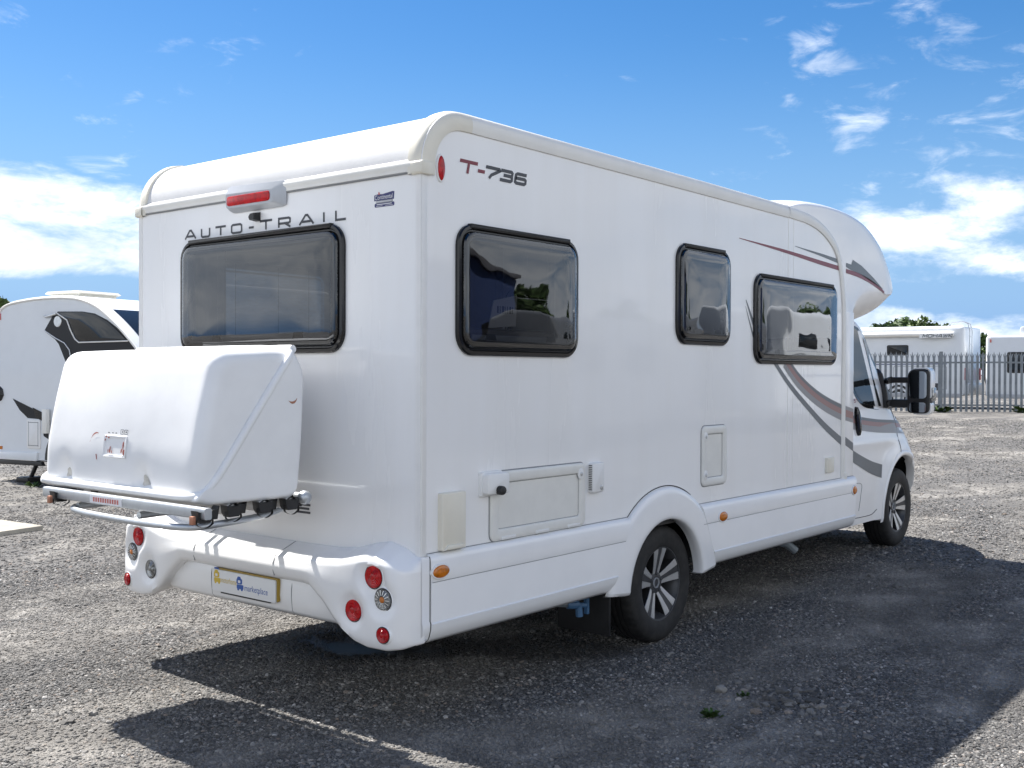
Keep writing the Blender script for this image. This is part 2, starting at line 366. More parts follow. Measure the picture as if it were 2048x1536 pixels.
def ground_mesh():
    mb_v, mb_f = [], []
    xs = np.concatenate([np.linspace(-700, -12, 14)[:-1], np.linspace(-12, 12, 161)[:-1], np.linspace(12, 45, 60)[:-1], np.geomspace(45, 1400, 14)])
    ys = np.concatenate([-np.geomspace(700, 12, 14)[:-1], np.linspace(-12, 18, 191)[:-1], np.geomspace(18, 1400, 22)])
    X, Y = np.meshgrid(xs, ys, indexing='ij'); Z = gz(X, Y)
    nearm = (np.abs(X-1.2) < 1.6) & (np.abs(Y-1.1) < 1.8)
    pdv = np.full(X.shape, -1.0); pdv[nearm] = pud_depth(X[nearm], Y[nearm])
    Z -= .030*sstep(-.03, .16, pdv)
    nx, ny = X.shape; V = np.stack([X, Y, Z], -1).reshape(-1, 3); F = [(i*ny+j, (i+1)*ny+j, (i+1)*ny+j+1, i*ny+j+1) for i in range(nx-1) for j in range(ny-1)]
    me = bpy.data.meshes.new('ground'); me.from_pydata(V.tolist(), [], F); me.polygons.foreach_set('use_smooth', [True]*len(F))
    a = me.attributes.new('wet', 'FLOAT', 'POINT'); a.data.foreach_set('value', np.clip((np.maximum(pdv, damp(X, Y)).reshape(-1)+.35)/.35, 0, 1).astype(np.float32))
    return me
def gravel_material(name, stone=False):
    m = bpy.data.materials.new(name); m.use_nodes = True; t = m.node_tree; b = t.nodes['Principled BSDF']
    g = nd(t, 'ShaderNodeNewGeometry'); pos = g.outputs['Position']
    def ramp(f, stops):
        r = nd(t, 'ShaderNodeValToRGB'); t.links.new(f, r.inputs[0]); el = r.color_ramp.elements
        for i, (p, c) in enumerate(stops):
            e = el[i] if i < 2 else el.new(p); e.position = p; e.color = (*c, 1)
        return r.outputs[0]
    STONES = [(0, (.014, .014, .0145)), (.25, (.046, .046, .047)), (.52, (.104, .103, .102)), (.74, (.175, .172, .167)), (.89, (.28, .272, .258)), (.955, (.215, .160, .122)), (1, (.54, .53, .515))]
    dmp = nd(t, 'ShaderNodeMapping'); dmp.inputs['Rotation'].default_value = (0, 0, .35); dmp.inputs['Scale'].default_value = (.55, 1.5, 1); t.links.new(pos, dmp.inputs[0])
    dust = smap(t, noise(t, dmp.outputs[0], .62, 7, .62, .35), .43, .60)
    dust2 = smap(t, noise(t, pos, 2.1, 6, .6, .2), .40, .70)
    if stone:
        oi = nd(t, 'ShaderNodeObjectInfo'); col = ramp(oi.outputs['Random'], STONES)
        t_ = nd(t, 'ShaderNodeTexCoord'); col = mixc(t, mth(t, 'MULTIPLY', noise(t, t_.outputs['Object'], 1.6, 3, .6), .45), col, (.138, .136, .132))
        b.inputs['Roughness'].default_value = .82
    else:
        nv = nd(t, 'ShaderNodeVectorMath', operation='MULTIPLY'); t.links.new(pos, nv.inputs[0]); nv.inputs[1].default_value = (1, 1, .0)
        def vor(s, f='F1'):
            v = nd(t, 'ShaderNodeTexVoronoi', feature=f); v.inputs['Scale'].default_value = s; v.inputs['Randomness'].default_value = 1; t.links.new(nv.outputs[0], v.inputs['Vector']); return v
        v1 = vor(88); v2 = vor(170); v3 = vor(36)
        def rnd(v):
            s_ = nd(t, 'ShaderNodeSeparateColor'); t.links.new(v.outputs['Color'], s_.inputs[0]); return s_.outputs[0]
        c1 = ramp(rnd(v1), STONES); c2 = ramp(rnd(v2), STONES)
        pick = smap(t, noise(t, pos, 11, 4, .6), .42, .58)
        col = mixc(t, pick, c1, c2)
        gap = smap(t, v1.outputs['Distance'], .35, .72)
        col = mixc(t, mth(t, 'MULTIPLY', gap, mth(t, 'SUBTRACT', .55, mth(t, 'MULTIPLY', dust2, .45))), col, (.075, .072, .068))
        h = mth(t, 'ADD', mth(t, 'MULTIPLY', mth(t, 'SUBTRACT', 1, v1.outputs['Distance']), .010), mth(t, 'ADD', mth(t, 'MULTIPLY', mth(t, 'SUBTRACT', 1, v2.outputs['Distance']), .006), mth(t, 'MULTIPLY', mth(t, 'SUBTRACT', 1, v3.outputs['Distance']), .010)))
        h = mth(t, 'ADD', h, mth(t, 'MULTIPLY', noise(t, pos, 160, 2, .7), .008))
        bn = nd(t, 'ShaderNodeBump'); bn.inputs['Strength'].default_value = .9; bn.inputs['Distance'].default_value = 1.0
        t.links.new(h, bn.inputs['Height']); t.links.new(bn.outputs[0], b.inputs['Normal'])
    def worn(u, v, lx, ly):
        g_ = CAM+ray(u, v)*(CAM[2]/-ray(u, v)[2]); mpn = nd(t, 'ShaderNodeMapping', vector_type='TEXTURE'); mpn.inputs['Location'].default_value = (float(g_[0]), float(g_[1]), 0); mpn.inputs['Rotation'].default_value = (0, 0, YAW-PI/2-.25); mpn.inputs['Scale'].default_value = (lx, ly, 50)
        t.links.new(pos, mpn.inputs[0]); ln = nd(t, 'ShaderNodeVectorMath', operation='LENGTH'); t.links.new(mpn.outputs[0], ln.inputs[0])
        return smap(t, mth(t, 'ADD', ln.outputs['Value'], mth(t, 'MULTIPLY', noise(t, pos, 2.4, 6, .65, .4), 1.1)), 1.45, .75)
    dust = mth(t, 'MAXIMUM', dust, mth(t, 'MAXIMUM', worn(470, 1238, 1.7, .55), mth(t, 'MAXIMUM', worn(90, 1480, 1.0, .5), mth(t, 'MAXIMUM', worn(1960, 930, 3.5, 1.3), worn(1000, 1500, 1.2, .5)))))
    fines = mixc(t, dust2, (.140, .132, .121), (.335, .318, .290))
    amt = mth(t, 'MULTIPLY', dust, .58 if stone else .88)
    col = mixc(t, amt, col, fines)
    dark = smap(t, noise(t, dmp.outputs[0], 1.1, 6, .62, .4), .50, .66)
    col = mixc(t, mth(t, 'MULTIPLY', dark, .45), col, (.065, .063, .061))
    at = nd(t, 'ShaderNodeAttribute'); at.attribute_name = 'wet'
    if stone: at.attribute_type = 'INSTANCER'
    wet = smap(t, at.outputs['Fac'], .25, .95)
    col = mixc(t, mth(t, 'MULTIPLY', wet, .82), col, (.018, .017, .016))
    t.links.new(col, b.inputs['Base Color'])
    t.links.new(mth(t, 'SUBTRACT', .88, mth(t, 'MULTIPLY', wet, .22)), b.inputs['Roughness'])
    MT[name] = m; return m
gravel_material('gravel_ground'); gravel_material('gravel_stone', True)
gme = ground_mesh(); gme.materials.append(MT['gravel_ground'])
ground = link(bpy.data.objects.new('ground', gme)); tag(ground, 'grey gravel yard surface with dusty tracks', None, None, 'structure')
# puddle
pm = MB(); cx, cyy = np.mean(_pp, 0)
pm.add([(a, b, -.023) for a, b in [(p[0], p[1]) for p in (_pp-[cx, cyy])*1.06+[cx, cyy]]], [tuple(range(len(_pp)))])
wm = mat('puddle_water', (.060, .058, .055), .42, spec=.03, ior=1.33, bump=.0009, bscale=14)
pud = pm.build('puddle', wm); tag(pud, 'shallow dark puddle under the rear bumper', None, None, 'structure')

def scatter(name, label, P, scl, squash, wetv, seed, subdiv=2):
    me = bpy.data.meshes.new(name); me.from_pydata(P.tolist(), [], [])
    n = len(P); r2 = np.random.default_rng(seed)
    a = me.attributes.new('sc', 'FLOAT', 'POINT'); a.data.foreach_set('value', scl.astype(np.float32))
    a = me.attributes.new('wet', 'FLOAT', 'POINT'); a.data.foreach_set('value', wetv.astype(np.float32))
    rot = np.stack([r2.normal(0, .22, n), r2.normal(0, .22, n), r2.uniform(0, 6.283, n)], 1).astype(np.float32)
    a = me.attributes.new('rot', 'FLOAT_VECTOR', 'POINT'); a.data.foreach_set('vector', rot.reshape(-1))
    o = link(bpy.data.objects.new(name, me)); tag(o, label, None, None, 'stuff')
    g = bpy.data.node_groups.new(name, 'GeometryNodeTree')
    g.interface.new_socket('Geometry', in_out='INPUT', socket_type='NodeSocketGeometry'); g.interface.new_socket('Geometry', in_out='OUTPUT', socket_type='NodeSocketGeometry')
    gi = g.nodes.new('NodeGroupInput'); go = g.nodes.new('NodeGroupOutput'); jn = g.nodes.new('GeometryNodeJoinGeometry')
    for k in range(5):
        ic = g.nodes.new('GeometryNodeMeshIcoSphere'); ic.inputs['Radius'].default_value = 1; ic.inputs['Subdivisions'].default_value = subdiv
        sp = g.nodes.new('GeometryNodeSetPosition'); nz = g.nodes.new('ShaderNodeTexNoise'); nz.noise_dimensions = '4D'; nz.inputs['W'].default_value = k*3.7+seed; nz.inputs['Scale'].default_value = .9; nz.inputs['Detail'].default_value = 2
        sb = g.nodes.new('ShaderNodeVectorMath'); sb.operation = 'SUBTRACT'; sb.inputs[1].default_value = (.5, .5, .5)
        ml = g.nodes.new('ShaderNodeVectorMath'); ml.operation = 'SCALE'; ml.inputs['Scale'].default_value = 2.0
        g.links.new(nz.outputs['Color'], sb.inputs[0]); g.links.new(sb.outputs[0], ml.inputs[0]); g.links.new(ic.outputs[0], sp.inputs['Geometry']); g.links.new(ml.outputs[0], sp.inputs['Offset'])
        tr = g.nodes.new('GeometryNodeTransform'); tr.inputs['Scale'].default_value = (1.1, .65+.09*k, squash*(.8+.12*k)); g.links.new(sp.outputs[0], tr.inputs[0])
        sm = g.nodes.new('GeometryNodeSetMaterial'); sm.inputs['Material'].default_value = MT['gravel_stone']; g.links.new(tr.outputs[0], sm.inputs[0])
        ss = g.nodes.new('GeometryNodeSetShadeSmooth'); ss.inputs['Shade Smooth'].default_value = False; g.links.new(sm.outputs[0], ss.inputs[0])
        gg = g.nodes.new('GeometryNodeGeometryToInstance'); g.links.new(ss.outputs[0], gg.inputs[0]); g.links.new(gg.outputs[0], jn.inputs[0])
    ip = g.nodes.new('GeometryNodeInstanceOnPoints'); ip.inputs['Pick Instance'].default_value = True
    na = g.nodes.new('GeometryNodeInputNamedAttribute'); na.data_type = 'FLOAT'; na.inputs['Name'].default_value = 'sc'
    nr = g.nodes.new('GeometryNodeInputNamedAttribute'); nr.data_type = 'FLOAT_VECTOR'; nr.inputs['Name'].default_value = 'rot'
    er = g.nodes.new('FunctionNodeEulerToRotation'); g.links.new(nr.outputs[0], er.inputs[0])
    g.links.new(gi.outputs[0], ip.inputs['Points']); g.links.new(jn.outputs[0], ip.inputs['Instance']); g.links.new(er.outputs[0], ip.inputs['Rotation']); g.links.new(na.outputs[0], ip.inputs['Scale'])
    g.links.new(ip.outputs[0], go.inputs[0]); md = o.modifiers.new('scatter', 'NODES'); md.node_group = g
    return o
def gravel():
    Ps, Ss, Ws = [], [], []
    def zone(n, x0, x1, y0, y1, s0, s1, keep=None):
        x = rng.uniform(x0, x1, n); y = rng.uniform(y0, y1, n)
        clump = .5+.5*np.sin(x*2.3+1.2*np.sin(y*1.9))*np.sin(y*2.7+1.1*np.sin(x*1.3)); k = rng.uniform(0, 1, n) < .45+.55*clump
        if keep is not None: k &= keep(x, y)
        x, y = x[k], y[k]; s = s0*np.exp(np.abs(rng.normal(0, 1, len(x)))*math.log(s1/s0)/2.2)
        pdv = np.full(len(x), -1.0); q = (np.abs(x-1.2) < 1.6) & (np.abs(y-1.1) < 1.8); pdv[q] = pud_depth(x[q], y[q])
        zz = gz(x, y)-.030*sstep(-.03, .16, pdv)+s*.12
        Ps.append(np.stack([x, y, zz], 1)); Ss.append(s); Ws.append(np.clip((np.maximum(pdv, damp(x, y))+.35)/.35, 0, 1))
    infr = lambda x, y: (np.abs(((x-CAM[0])*_R[0]+(y-CAM[1])*_R[1])) < .53*((x-CAM[0])*_F[0]+(y-CAM[1])*_F[1])+1.2) & (((x-CAM[0])*_F[0]+(y-CAM[1])*_F[1]) > 2.6)
    zone(480000, -4, 5.5, -4.5, 5, .0042, .0095, infr)
    zone(150000, -4, 10, -4, 9, .007, .0125, infr)
    zone(4200, -4, 10, -4, 8, .010, .024, infr)
    zone(120000, 0, 26, -2, 18, .010, .018, lambda x, y: infr(x, y) & (((x > 5.5) | (y > 5))))
    return scatter('gravel', 'loose grey and tan gravel chippings covering the yard', np.concatenate(Ps), np.concatenate(Ss), .55, np.concatenate(Ws), 3)
gravel()

# ------------------------------------------------------------------ motorhome
MH = thing('motorhome', 'white overcab motorhome with dark windows and a luggage box on its rear rack', 'motorhome', (3.3, 1.12, 0))
def part(mb, name, material, parent=None, ang=35, weld=False, label=None):
    o = mb.build(name, material, parent or MH, ang, weld)
    if label: o['label'] = label
    return o
SK = .785      # top of the side skirts
ARC = [(.265-.265*math.cos(a), 2.545+.265*math.sin(a)) for a in np.linspace(0, PI/2, 13)]
FRONT = smooth_path([(3.75, 2.803), (4.12, 2.785), (4.42, 2.715), (4.66, 2.56), (4.775, 2.25), (4.80, 1.9), (4.79, 1.4), (4.785, .76)], 6)
PROF = ARC + [(1.2, 2.812), (2.4, 2.809)] + FRONT
W1 = (.225, 1.693, 1.175, 2.305); W2 = (2.19, 1.789, 2.86, 2.398); W3 = (3.206, 1.678, 4.583, 2.289); WR = (.495, 1.705, 1.815, 2.322)
def hole(wn, r=.075): return rrect(wn[0]+.035, wn[1]+.035, wn[2]-.035, wn[3]-.035, r)
side_loop = [(0, .770)] + PROF[:-1] + [(4.785, .770)]
part(holed(MB(), side_loop, [hole(W1), hole(W2), hole(W3)], SIDE, 0), 'side_wall', 'white_panel')
LW1 = (.35, 1.693, 1.45, 2.305); LW2 = (3.3, 1.7, 4.3, 2.289)
part(holed(MB(), side_loop, [hole(LW1), hole(LW2)], LEFT, 0), 'side_wall', 'white_panel')
part(holed(MB(), [(0, .70), (BW, .70), (BW, 2.56), (0, 2.56)], [hole(WR)], REAR, 0), 'rear_wall', 'white_panel')
part(MB().rows([[(x, y, zz) for y in (0.0, .02, .12, 1.12, 2.12, 2.22, BW)] for x, zz in PROF]), 'roof', 'white_roof', None, 50)
part(MB().box(.02, 4.78, .02, 2.22, .71, .745), 'floor_pan', 'interior_dark')
# chassis under the floor
ch = MB(); ch.box(.25, 4.7, .55, .70, .42, .66); ch.box(.25, 4.7, 1.54, 1.69, .42, .66); ch.box(2.9, 4.4, .35, 1.9, .36, .66); ch.box(.5, 1.55, .7, 1.5, .40, .66); ch.tube([(2.13, .2, .36), (2.13, 2.04, .36)], .05)
part(ch, 'chassis', 'chassis')
for y0, y1 in ((.40, .44), (1.80, 1.84)):
    part(MB().box(1.62, 2.62, y0, y1, .42, .80), 'wheel_well', 'black_void')
part(MB().box(1.55, 2.75, .03, .40, .745, .77), 'wheel_well', 'black_void')
# roof rails along both sides (cream at the rear curve, whiter forward)
def rail(path, side, mb):
    rows = []; n = len(path)
    for i, (x, zz) in enumerate(path):
        a = path[max(i-1, 0)]; b = path[min(i+1, n-1)]; tx, tz = b[0]-a[0], b[1]-a[1]; l = math.hypot(tx, tz); nx, nz = -tz/l, tx/l     # outward normal
        sec = [(-.082, .001), (-.080, .008), (-.055, .013), (-.03, .012), (-.008, .004), (.008, -.012), (.014, -.04), (.012, -.075), (-.001, -.078)]
        rows.append([(x+nx*o_, (-q if side == 0 else BW+q), zz+nz*o_) for o_, q in sec])
    return mb.rows(rows)
for sd_ in (0, 1):
    part(rail([(0, 2.50), (0, 2.53)]+ARC[1:]+[(.33, 2.8115)], sd_, MB()), 'corner_rail', 'cream_plastic', None, 45)
    part(rail([(.331, 2.8112), (1.2, 2.8095), (2.4, 2.8065), (3.742, 2.8005)], sd_, MB()), 'roof_rail', 'rail_white', None, 45)
    part(rail(FRONT, sd_, MB()), 'front_rail', 'rail_white', None, 45)
    m_ = SIDE if sd_ == 0 else LEFT
    part(MB().prism(rrect(-.02, 2.495, .062, 2.555, .012, 3), m_, -.05, .019, .005), 'rail_end_cap', 'cream_plastic')
    part(MB().prism(rrect(.0, .79, .032, 2.50, .004, 2), m_, -.01, .004, .002), 'corner_trim', 'white_plastic')
    part(MB().prism(rrect(4.735, .76, 4.79, .84, .008, 2), m_, 0, .02, .004), 'rail_end_cap', 'rail_white')
part(MB().prism([(.0, 2.50), (.03, 2.50), (.03, .79), (0, .79)], REAR, -.005, .004), 'corner_trim', 'white_plastic')
part(MB().prism([(BW-.03, 2.50), (BW, 2.50), (BW, .79), (BW-.03, .79)], REAR, -.005, .004), 'corner_trim', 'white_plastic')
# horizontal trim under the roof curve
part(MB().rows([[(-d, y, zz) for d, zz in ((.0, 2.509), (.009, 2.512), (.010, 2.522), (.011, 2.530), (.015, 2.54), (.014, 2.554), (.006, 2.563), (-.004, 2.570))] for y in (.02, 1.1, BW-.02)]), 'rear_trim_rail', 'rail_white', None, 45)
part(MB().rows([[(-d, y, zz) for d, zz in ((.004, 2.5025), (.0105, 2.5055), (.0105, 2.508), (.004, 2.5085))] for y in (.05, 1.1, BW-.05)]), 'trim_seam', 'seam')

# ---- windows
def window(m, wn, name='window', r=.105, cat_stay=True):
    x0, z0, x1, z1 = wn
    o = rrect(x0, z0, x1, z1, r, 8)
    fr_ = MB().loft([(o, -.005), (o, .012), (offset(o, -.006), .019), (offset(o, -.020), .021), (offset(o, -.026), .012), (offset(o, -.032), .012), (offset(o, -.036), .022), (offset(o, -.045), .026), (offset(o, -.050), .020), (offset(o, -.056), -.03)], m, cap=False)
    f = part(fr_, name, 'black_gloss', None, 30)
    q = offset(o, -.034); rows = []
    for k, dd in ((1.0, .022), (.985, .030), (.955, .0345), (.90, .037), (.75, .0385), (.5, .0395), (.25, .040)):
        c = scale_poly(q, k); rows.append((offset(q, -(1-k)*min(x1-x0, z1-z0)*.5) if k > .85 else c, dd))
    pn = MB().loft(rows, m, cap=True); part(pn, 'pane', 'acrylic', f, 30)
    g = offset(o, -.062); part(MB().loft([(g, .018), (offset(g, -.006), .022), (offset(g, -.012), .018)], m, cap=False), 'pane_bead', 'silver_grey', f)
    # catch bar seen through the lower pane, two handles
    b = MB(); b.prism(rrect(x0+.10, z0+.065, x1-.10, z0+.10, .008, 3), m, .004, .014, .003)
    part(b, 'catch_bar', 'silver_grey', f)
    for hx in ((x0*.75+x1*.25), (x0*.25+x1*.75)):
        part(MB().prism([(hx-.045, z0+.066), (hx+.045, z0+.066), (hx+.03, z0+.105), (hx-.03, z0+.105)], m, .006, .018, .004), 'catch', 'black_plastic', f)
    # top hinge rail
    part(MB().prism(rrect(x0+.085, z1-.021, x1-.085, z1+.003, .003, 2), m, .0, .027, .006), 'hinge_rail', 'black_plastic', f)
    return f
window(SIDE, W1); window(SIDE, W2); window(SIDE, W3); window(LEFT, LW1); window(LEFT, LW2); window(REAR, WR)

# ---- cabin interior seen through the tinted panes
def cushion(x0, x1, y0, y1, z0, z1, name, mt='interior_seat', b=.05): part(MB().box(x0, x1, y0, y1, z0, z1, b), name, mt)
cushion(.06, .62, .12, 2.12, 1.02, 1.20, 'rear_bench'); 
for a, b in ((.12, 1.09), (1.13, 2.12)): cushion(.05, .20, a, b, 1.20, 1.80, 'back_cushion')
cushion(.66, 1.9, .05, .55, 1.02, 1.20, 'side_bench'); cushion(.66, 1.9, 1.7, 2.19, 1.02, 1.20, 'side_bench')
cushion(.30, 1.2, .04, .18, 1.21, 1.83, 'back_cushion'); cushion(.35, 1.5, 2.06, 2.2, 1.21, 1.80, 'back_cushion')
part(MB().box(2.05, 3.05, .06, .62, .75, 1.62, .01), 'kitchen_unit', 'interior_wood'); part(MB().box(1.95, 2.02, 1.2, 2.2, .75, 2.7, .01), 'bulkhead', 'interior_wood')
part(MB().box(3.2, 3.75, .08, .9, .75, 1.85, .08), 'dinette_seat', 'interior_seat')
part(MB().box(.4, 3.0, .03, .32, 2.36, 2.74, .03), 'overhead_locker', 'interior_wood'); part(MB().box(.4, 1.9, 1.92, 2.2, 2.36, 2.74, .03), 'overhead_locker', 'interior_wood')
def drape(x, y, along, zt, zb, wd):
    rows = []
    for zz in np.linspace(zt, zb, 8):
        k = (zt-zz)/(zt-zb); ww = wd*(1-.35*math.sin(PI*min(1, k*1.1))*.6)
        rows.append([(x+(s*ww if along == 'x' else 0)+(.02*math.sin(s*34) if along == 'y' else 0), y+(s*ww if along == 'y' else 0)+(.02*math.sin(s*34) if along == 'x' else 0), zz) for s in np.linspace(0, 1, 26)])
    part(MB().rows(rows), 'curtain', 'curtain')
drape(.08, 1.55, 'y', 2.34, 1.45, .32); drape(.08, .46, 'y', 2.34, 1.45, .18); drape(.23, .06, 'x', 2.34, 1.45, .16); drape(1.03, .06, 'x', 2.34, 1.45, .16)
part(MB().prism([(.52, 1.83), (.73, 1.845), (.74, 2.0), (.56, 1.965)], SIDE, -.055, -.050), 'interior_notice', 'decal_white', None)
nt_ = MB()
for i, wd in enumerate((.018, .01, .022, .012, .008, .02, .012)): nt_.prism([(.585+i*.019, 1.905), (.585+i*.019+wd*.6, 1.905), (.585+i*.019+wd*.6, 1.94), (.585+i*.019, 1.94)], SIDE, -.0495, -.049)
part(nt_, 'notice_print', 'decal_dark')

bm_ = bpy.data.materials.new('blind_fabric'); bm_.use_nodes = True; t = bm_.node_tree; t.nodes.remove(t.nodes['Principled BSDF'])
df = nd(t, 'ShaderNodeBsdfDiffuse'); df.inputs[0].default_value = (.7, .7, .7, 1); tl = nd(t, 'ShaderNodeBsdfTranslucent'); tl.inputs[0].default_value = (.86, .87, .90, 1); mx = nd(t, 'ShaderNodeMixShader'); mx.inputs[0].default_value = .92
t.links.new(df.outputs[0], mx.inputs[1]); t.links.new(tl.outputs[0], mx.inputs[2]); tp_ = nd(t, 'ShaderNodeBsdfTransparent'); m2 = nd(t, 'ShaderNodeMixShader'); m2.inputs[0].default_value = .55   # open weave
t.links.new(mx.outputs[0], m2.inputs[1]); t.links.new(tp_.outputs[0], m2.inputs[2]); t.links.new(m2.outputs[0], t.nodes['Material Output'].inputs[0]); MT['blind_fabric'] = bm_
part(MB().rows([[(x, 2.185+(.012 if k % 2 else 0), zz) for x in (LW1[0]+.05, LW1[2]-.05)] for k, zz in enumerate(np.linspace(2.29, 1.80, 29))]), 'pleated_blind', 'blind_fabric')
for fx in (.62, .95, 1.2): part(MB().tube([(fx, 2.178, 1.72), (fx, 2.178, 2.28)], .002, 4), 'blind_cord', 'decal_grey')
# ---- side fittings
def oval_lamp(m, cx, cz, rx, rz, d0, base='white_plastic', lens='amber_lens', name='marker_lamp', tilt=0.0):
    e = ellipse(cx, cz, rx, rz)
    f = part(MB().loft([(e, d0-.01), (e, d0+.004), (offset(e, -.003), d0+.007), (offset(e, -.008), d0+.007)], m, cap=True), name, base)
    q = offset(e, -.007); part(MB().loft([(q, d0+.006)]+[(scale_poly(q, k), d0+.006+.011*math.sqrt(1-k*k)) for k in (.97, .88, .7, .4, .12)], m), 'lens', lens, f, 60)
    return f
oval_lamp(SIDE, .122, 2.538, .030, .064, .0, 'white_plastic', 'red_lens')
mk = MB(); word(mk, [('T', .0, .125), ('-', .132, .05)], lambda a, b, d: SIDE(.243+a, b, d), 2.540, .058, .0165, .0015, .22); part(mk, 'model_lettering', 'decal_red', label='dark red letter T and dash of the model name')
mk = MB(); word(mk, [('7', .185, .11), ('3', .297, .095), ('6', .405, .095)], lambda a, b, d: SIDE(.243+a, b, d), 2.540, .058, .0165, .0015, .22); part(mk, 'model_lettering', 'decal_dark', label='dark numerals 736 of the model name')
def vent_cover(x0, z0, x1, z1, mt, d=.022, name='vent_cover', r=.008):
    p = rrect(x0, z0, x1, z1, r, 3); return part(MB().prism(p, SIDE, -.002, d, .006), name, mt)
vc = vent_cover(.112, .803, .272, 1.066, 'cream_plastic', .03)
part(MB().prism([(.118, .806), (.266, .806), (.245, .828), (.14, .828)], SIDE, .028, .040, .006), 'vent_lip', 'cream_plastic', vc)
def hatch(x0, z0, x1, z1, bw, locks, name):
    o = rrect(x0, z0, x1, z1, .035, 5); i = rrect(x0+bw, z0+bw, x1-bw, z1-bw, .018, 5)
    f = part(MB().loft([(o, .0), (o, .008), (offset(o, -.005), .013), (offset(o, -.014), .015), (offset(i, .006), .015), (i, .012), (offset(i, -.004), .004)], SIDE, cap=True), name, 'hatch_plastic')
    part(MB().loft([(offset(i, -.003), .0052), (offset(i, -.0065), .0052)], SIDE, cap=False), 'panel_line', 'seam', f)
    sh = offset(o, .006); part(MB().loft([(sh, .0008), (o, .0012)], SIDE, cap=False), 'shut_line', 'seam', f)
    for lx, lz in locks:
        part(MB().prism(ellipse(lx, lz, .026, .030, 20), SIDE, .010, .018, .004), 'lock_boss', 'white_plastic', f)
        part(MB().prism(ellipse(lx, lz, .010, .012, 14), SIDE, .017, .022, .002), 'lock', 'silver', f)
    return f
hb = hatch(.472, .801, 1.251, 1.135, .052, [(1.205, 1.078)], 'locker_door')
for hx in (.60, .87, 1.14): part(MB().prism(rrect(hx-.055, .803, hx+.055, .820, .004, 2), SIDE, .012, .019, .003), 'hinge', 'white_plastic', hb)
inl = part(MB().prism(rrect(.402, 1.032, .572, 1.136, .02, 4), SIDE, -.001, .05, .014), 'water_inlet', 'white_plastic')
part(MB().prism(rrect(.392, 1.022, .555, 1.142, .012, 4), SIDE, -.001, .016, .006), 'inlet_plate', 'white_plastic', inl)
part(MB().prism(ellipse(.487, 1.052, .024, .022, 12), SIDE, .045, .078, .006), 'inlet_knob', 'black_plastic', inl)
fl = part(MB().prism(rrect(1.29, .968, 1.403, 1.130, .014, 4), SIDE, -.001, .032, .010), 'socket_cover', 'white_plastic')
part(MB().prism(ellipse(1.372, .995, .014, .014, 14), SIDE, .030, .036, .002), 'lock', 'silver', fl)
g_ = MB()
for k in range(14): g_.box(1.287, 1.291, -.026, -.006, .985+k*.010, .989+k*.010)
part(g_, 'grille', 'seam_dark', fl)
hatch(2.51, .905, 2.826, 1.281, .048, [(2.545, .975), (2.545, 1.215)], 'gas_locker_door')
vent_cover(4.407, .858, 4.538, .974, 'cream_plastic', .02, 'socket_cover')
# panel joint lines on the side wall
part(MB().prism([(3.742, .79), (3.746, .79), (3.746, 2.72), (3.742, 2.72)], SIDE, -.002, .0012), 'panel_joint', 'rail_white')
part(MB().prism([(3.83, .79), (3.8325, .79), (3.8325, 2.72), (3.83, 2.72)], SIDE, -.002, .0010), 'panel_joint', 'rail_white')

# ---- coloured side stripes
def ribbon(mb, pts, ws, m, d, n=8, seg=None):
    c = smooth_path([(a, b, w_) for (a, b), w_ in zip(pts, ws)], n); Lf, Rt = [], []
    for i, (a, b, w_) in enumerate(c):
        p = c[max(i-1, 0)]; q = c[min(i+1, len(c)-1)]; tx, tz = q[0]-p[0], q[1]-p[1]; l = math.hypot(tx, tz) or 1
        Lf.append((a-tz/l*w_/2, b+tx/l*w_/2)); Rt.append((a+tz/l*w_/2, b-tx/l*w_/2))
    mb.rows([[m(*p, d) for p in Lf], [m(*p, d) for p in Rt]]); return mb
PODY = .006
part(ribbon(MB(), [(2.999, 2.503), (3.675, 2.478), (4.291, 2.446), (4.70, 2.427)], [.004, .022, .032, .036], SIDE, .0014), 'stripe', 'decal_red')
part(ribbon(MB(), [(3.855, 2.528), (4.3, 2.505), (4.70, 2.478)], [.004, .020, .036], SIDE, .0014), 'stripe', 'decal_grey')
part(ribbon(MB(), [(3.10, 2.103), (3.16, 2.02), (3.23, 1.92)], [.008, .022, .03], SIDE, .0012), 'stripe', 'decal_grey')
part(ribbon(MB(), [(3.095, 2.06), (3.15, 1.965), (3.21, 1.86)], [.003, .012, .016], SIDE, .0012), 'stripe', 'decal_grey')
LOWG = [(3.52, 1.70), (3.78, 1.53), (4.10, 1.36), (4.42, 1.205), (4.74, 1.075)]
part(ribbon(MB(), LOWG, [.035, .040, .045, .052, .062], SIDE, .0014), 'stripe', 'decal_grey')
UPP = [(3.70, 1.70), (3.92, 1.565), (4.18, 1.455), (4.45, 1.372), (4.74, 1.305)]
part(ribbon(MB(), UPP, [.10, .105, .110, .118, .125], SIDE, .0012), 'stripe', 'decal_mid')
part(ribbon(MB(), [(a, b+.018) for a, b in UPP], [.05, .052, .055, .06, .066], SIDE, .0018), 'stripe', 'decal_red_grey')
part(ribbon(MB(), [(a, b+.043) for a, b in UPP], [.022, .022, .024, .026, .028], SIDE, .0024), 'stripe', 'decal_grey')

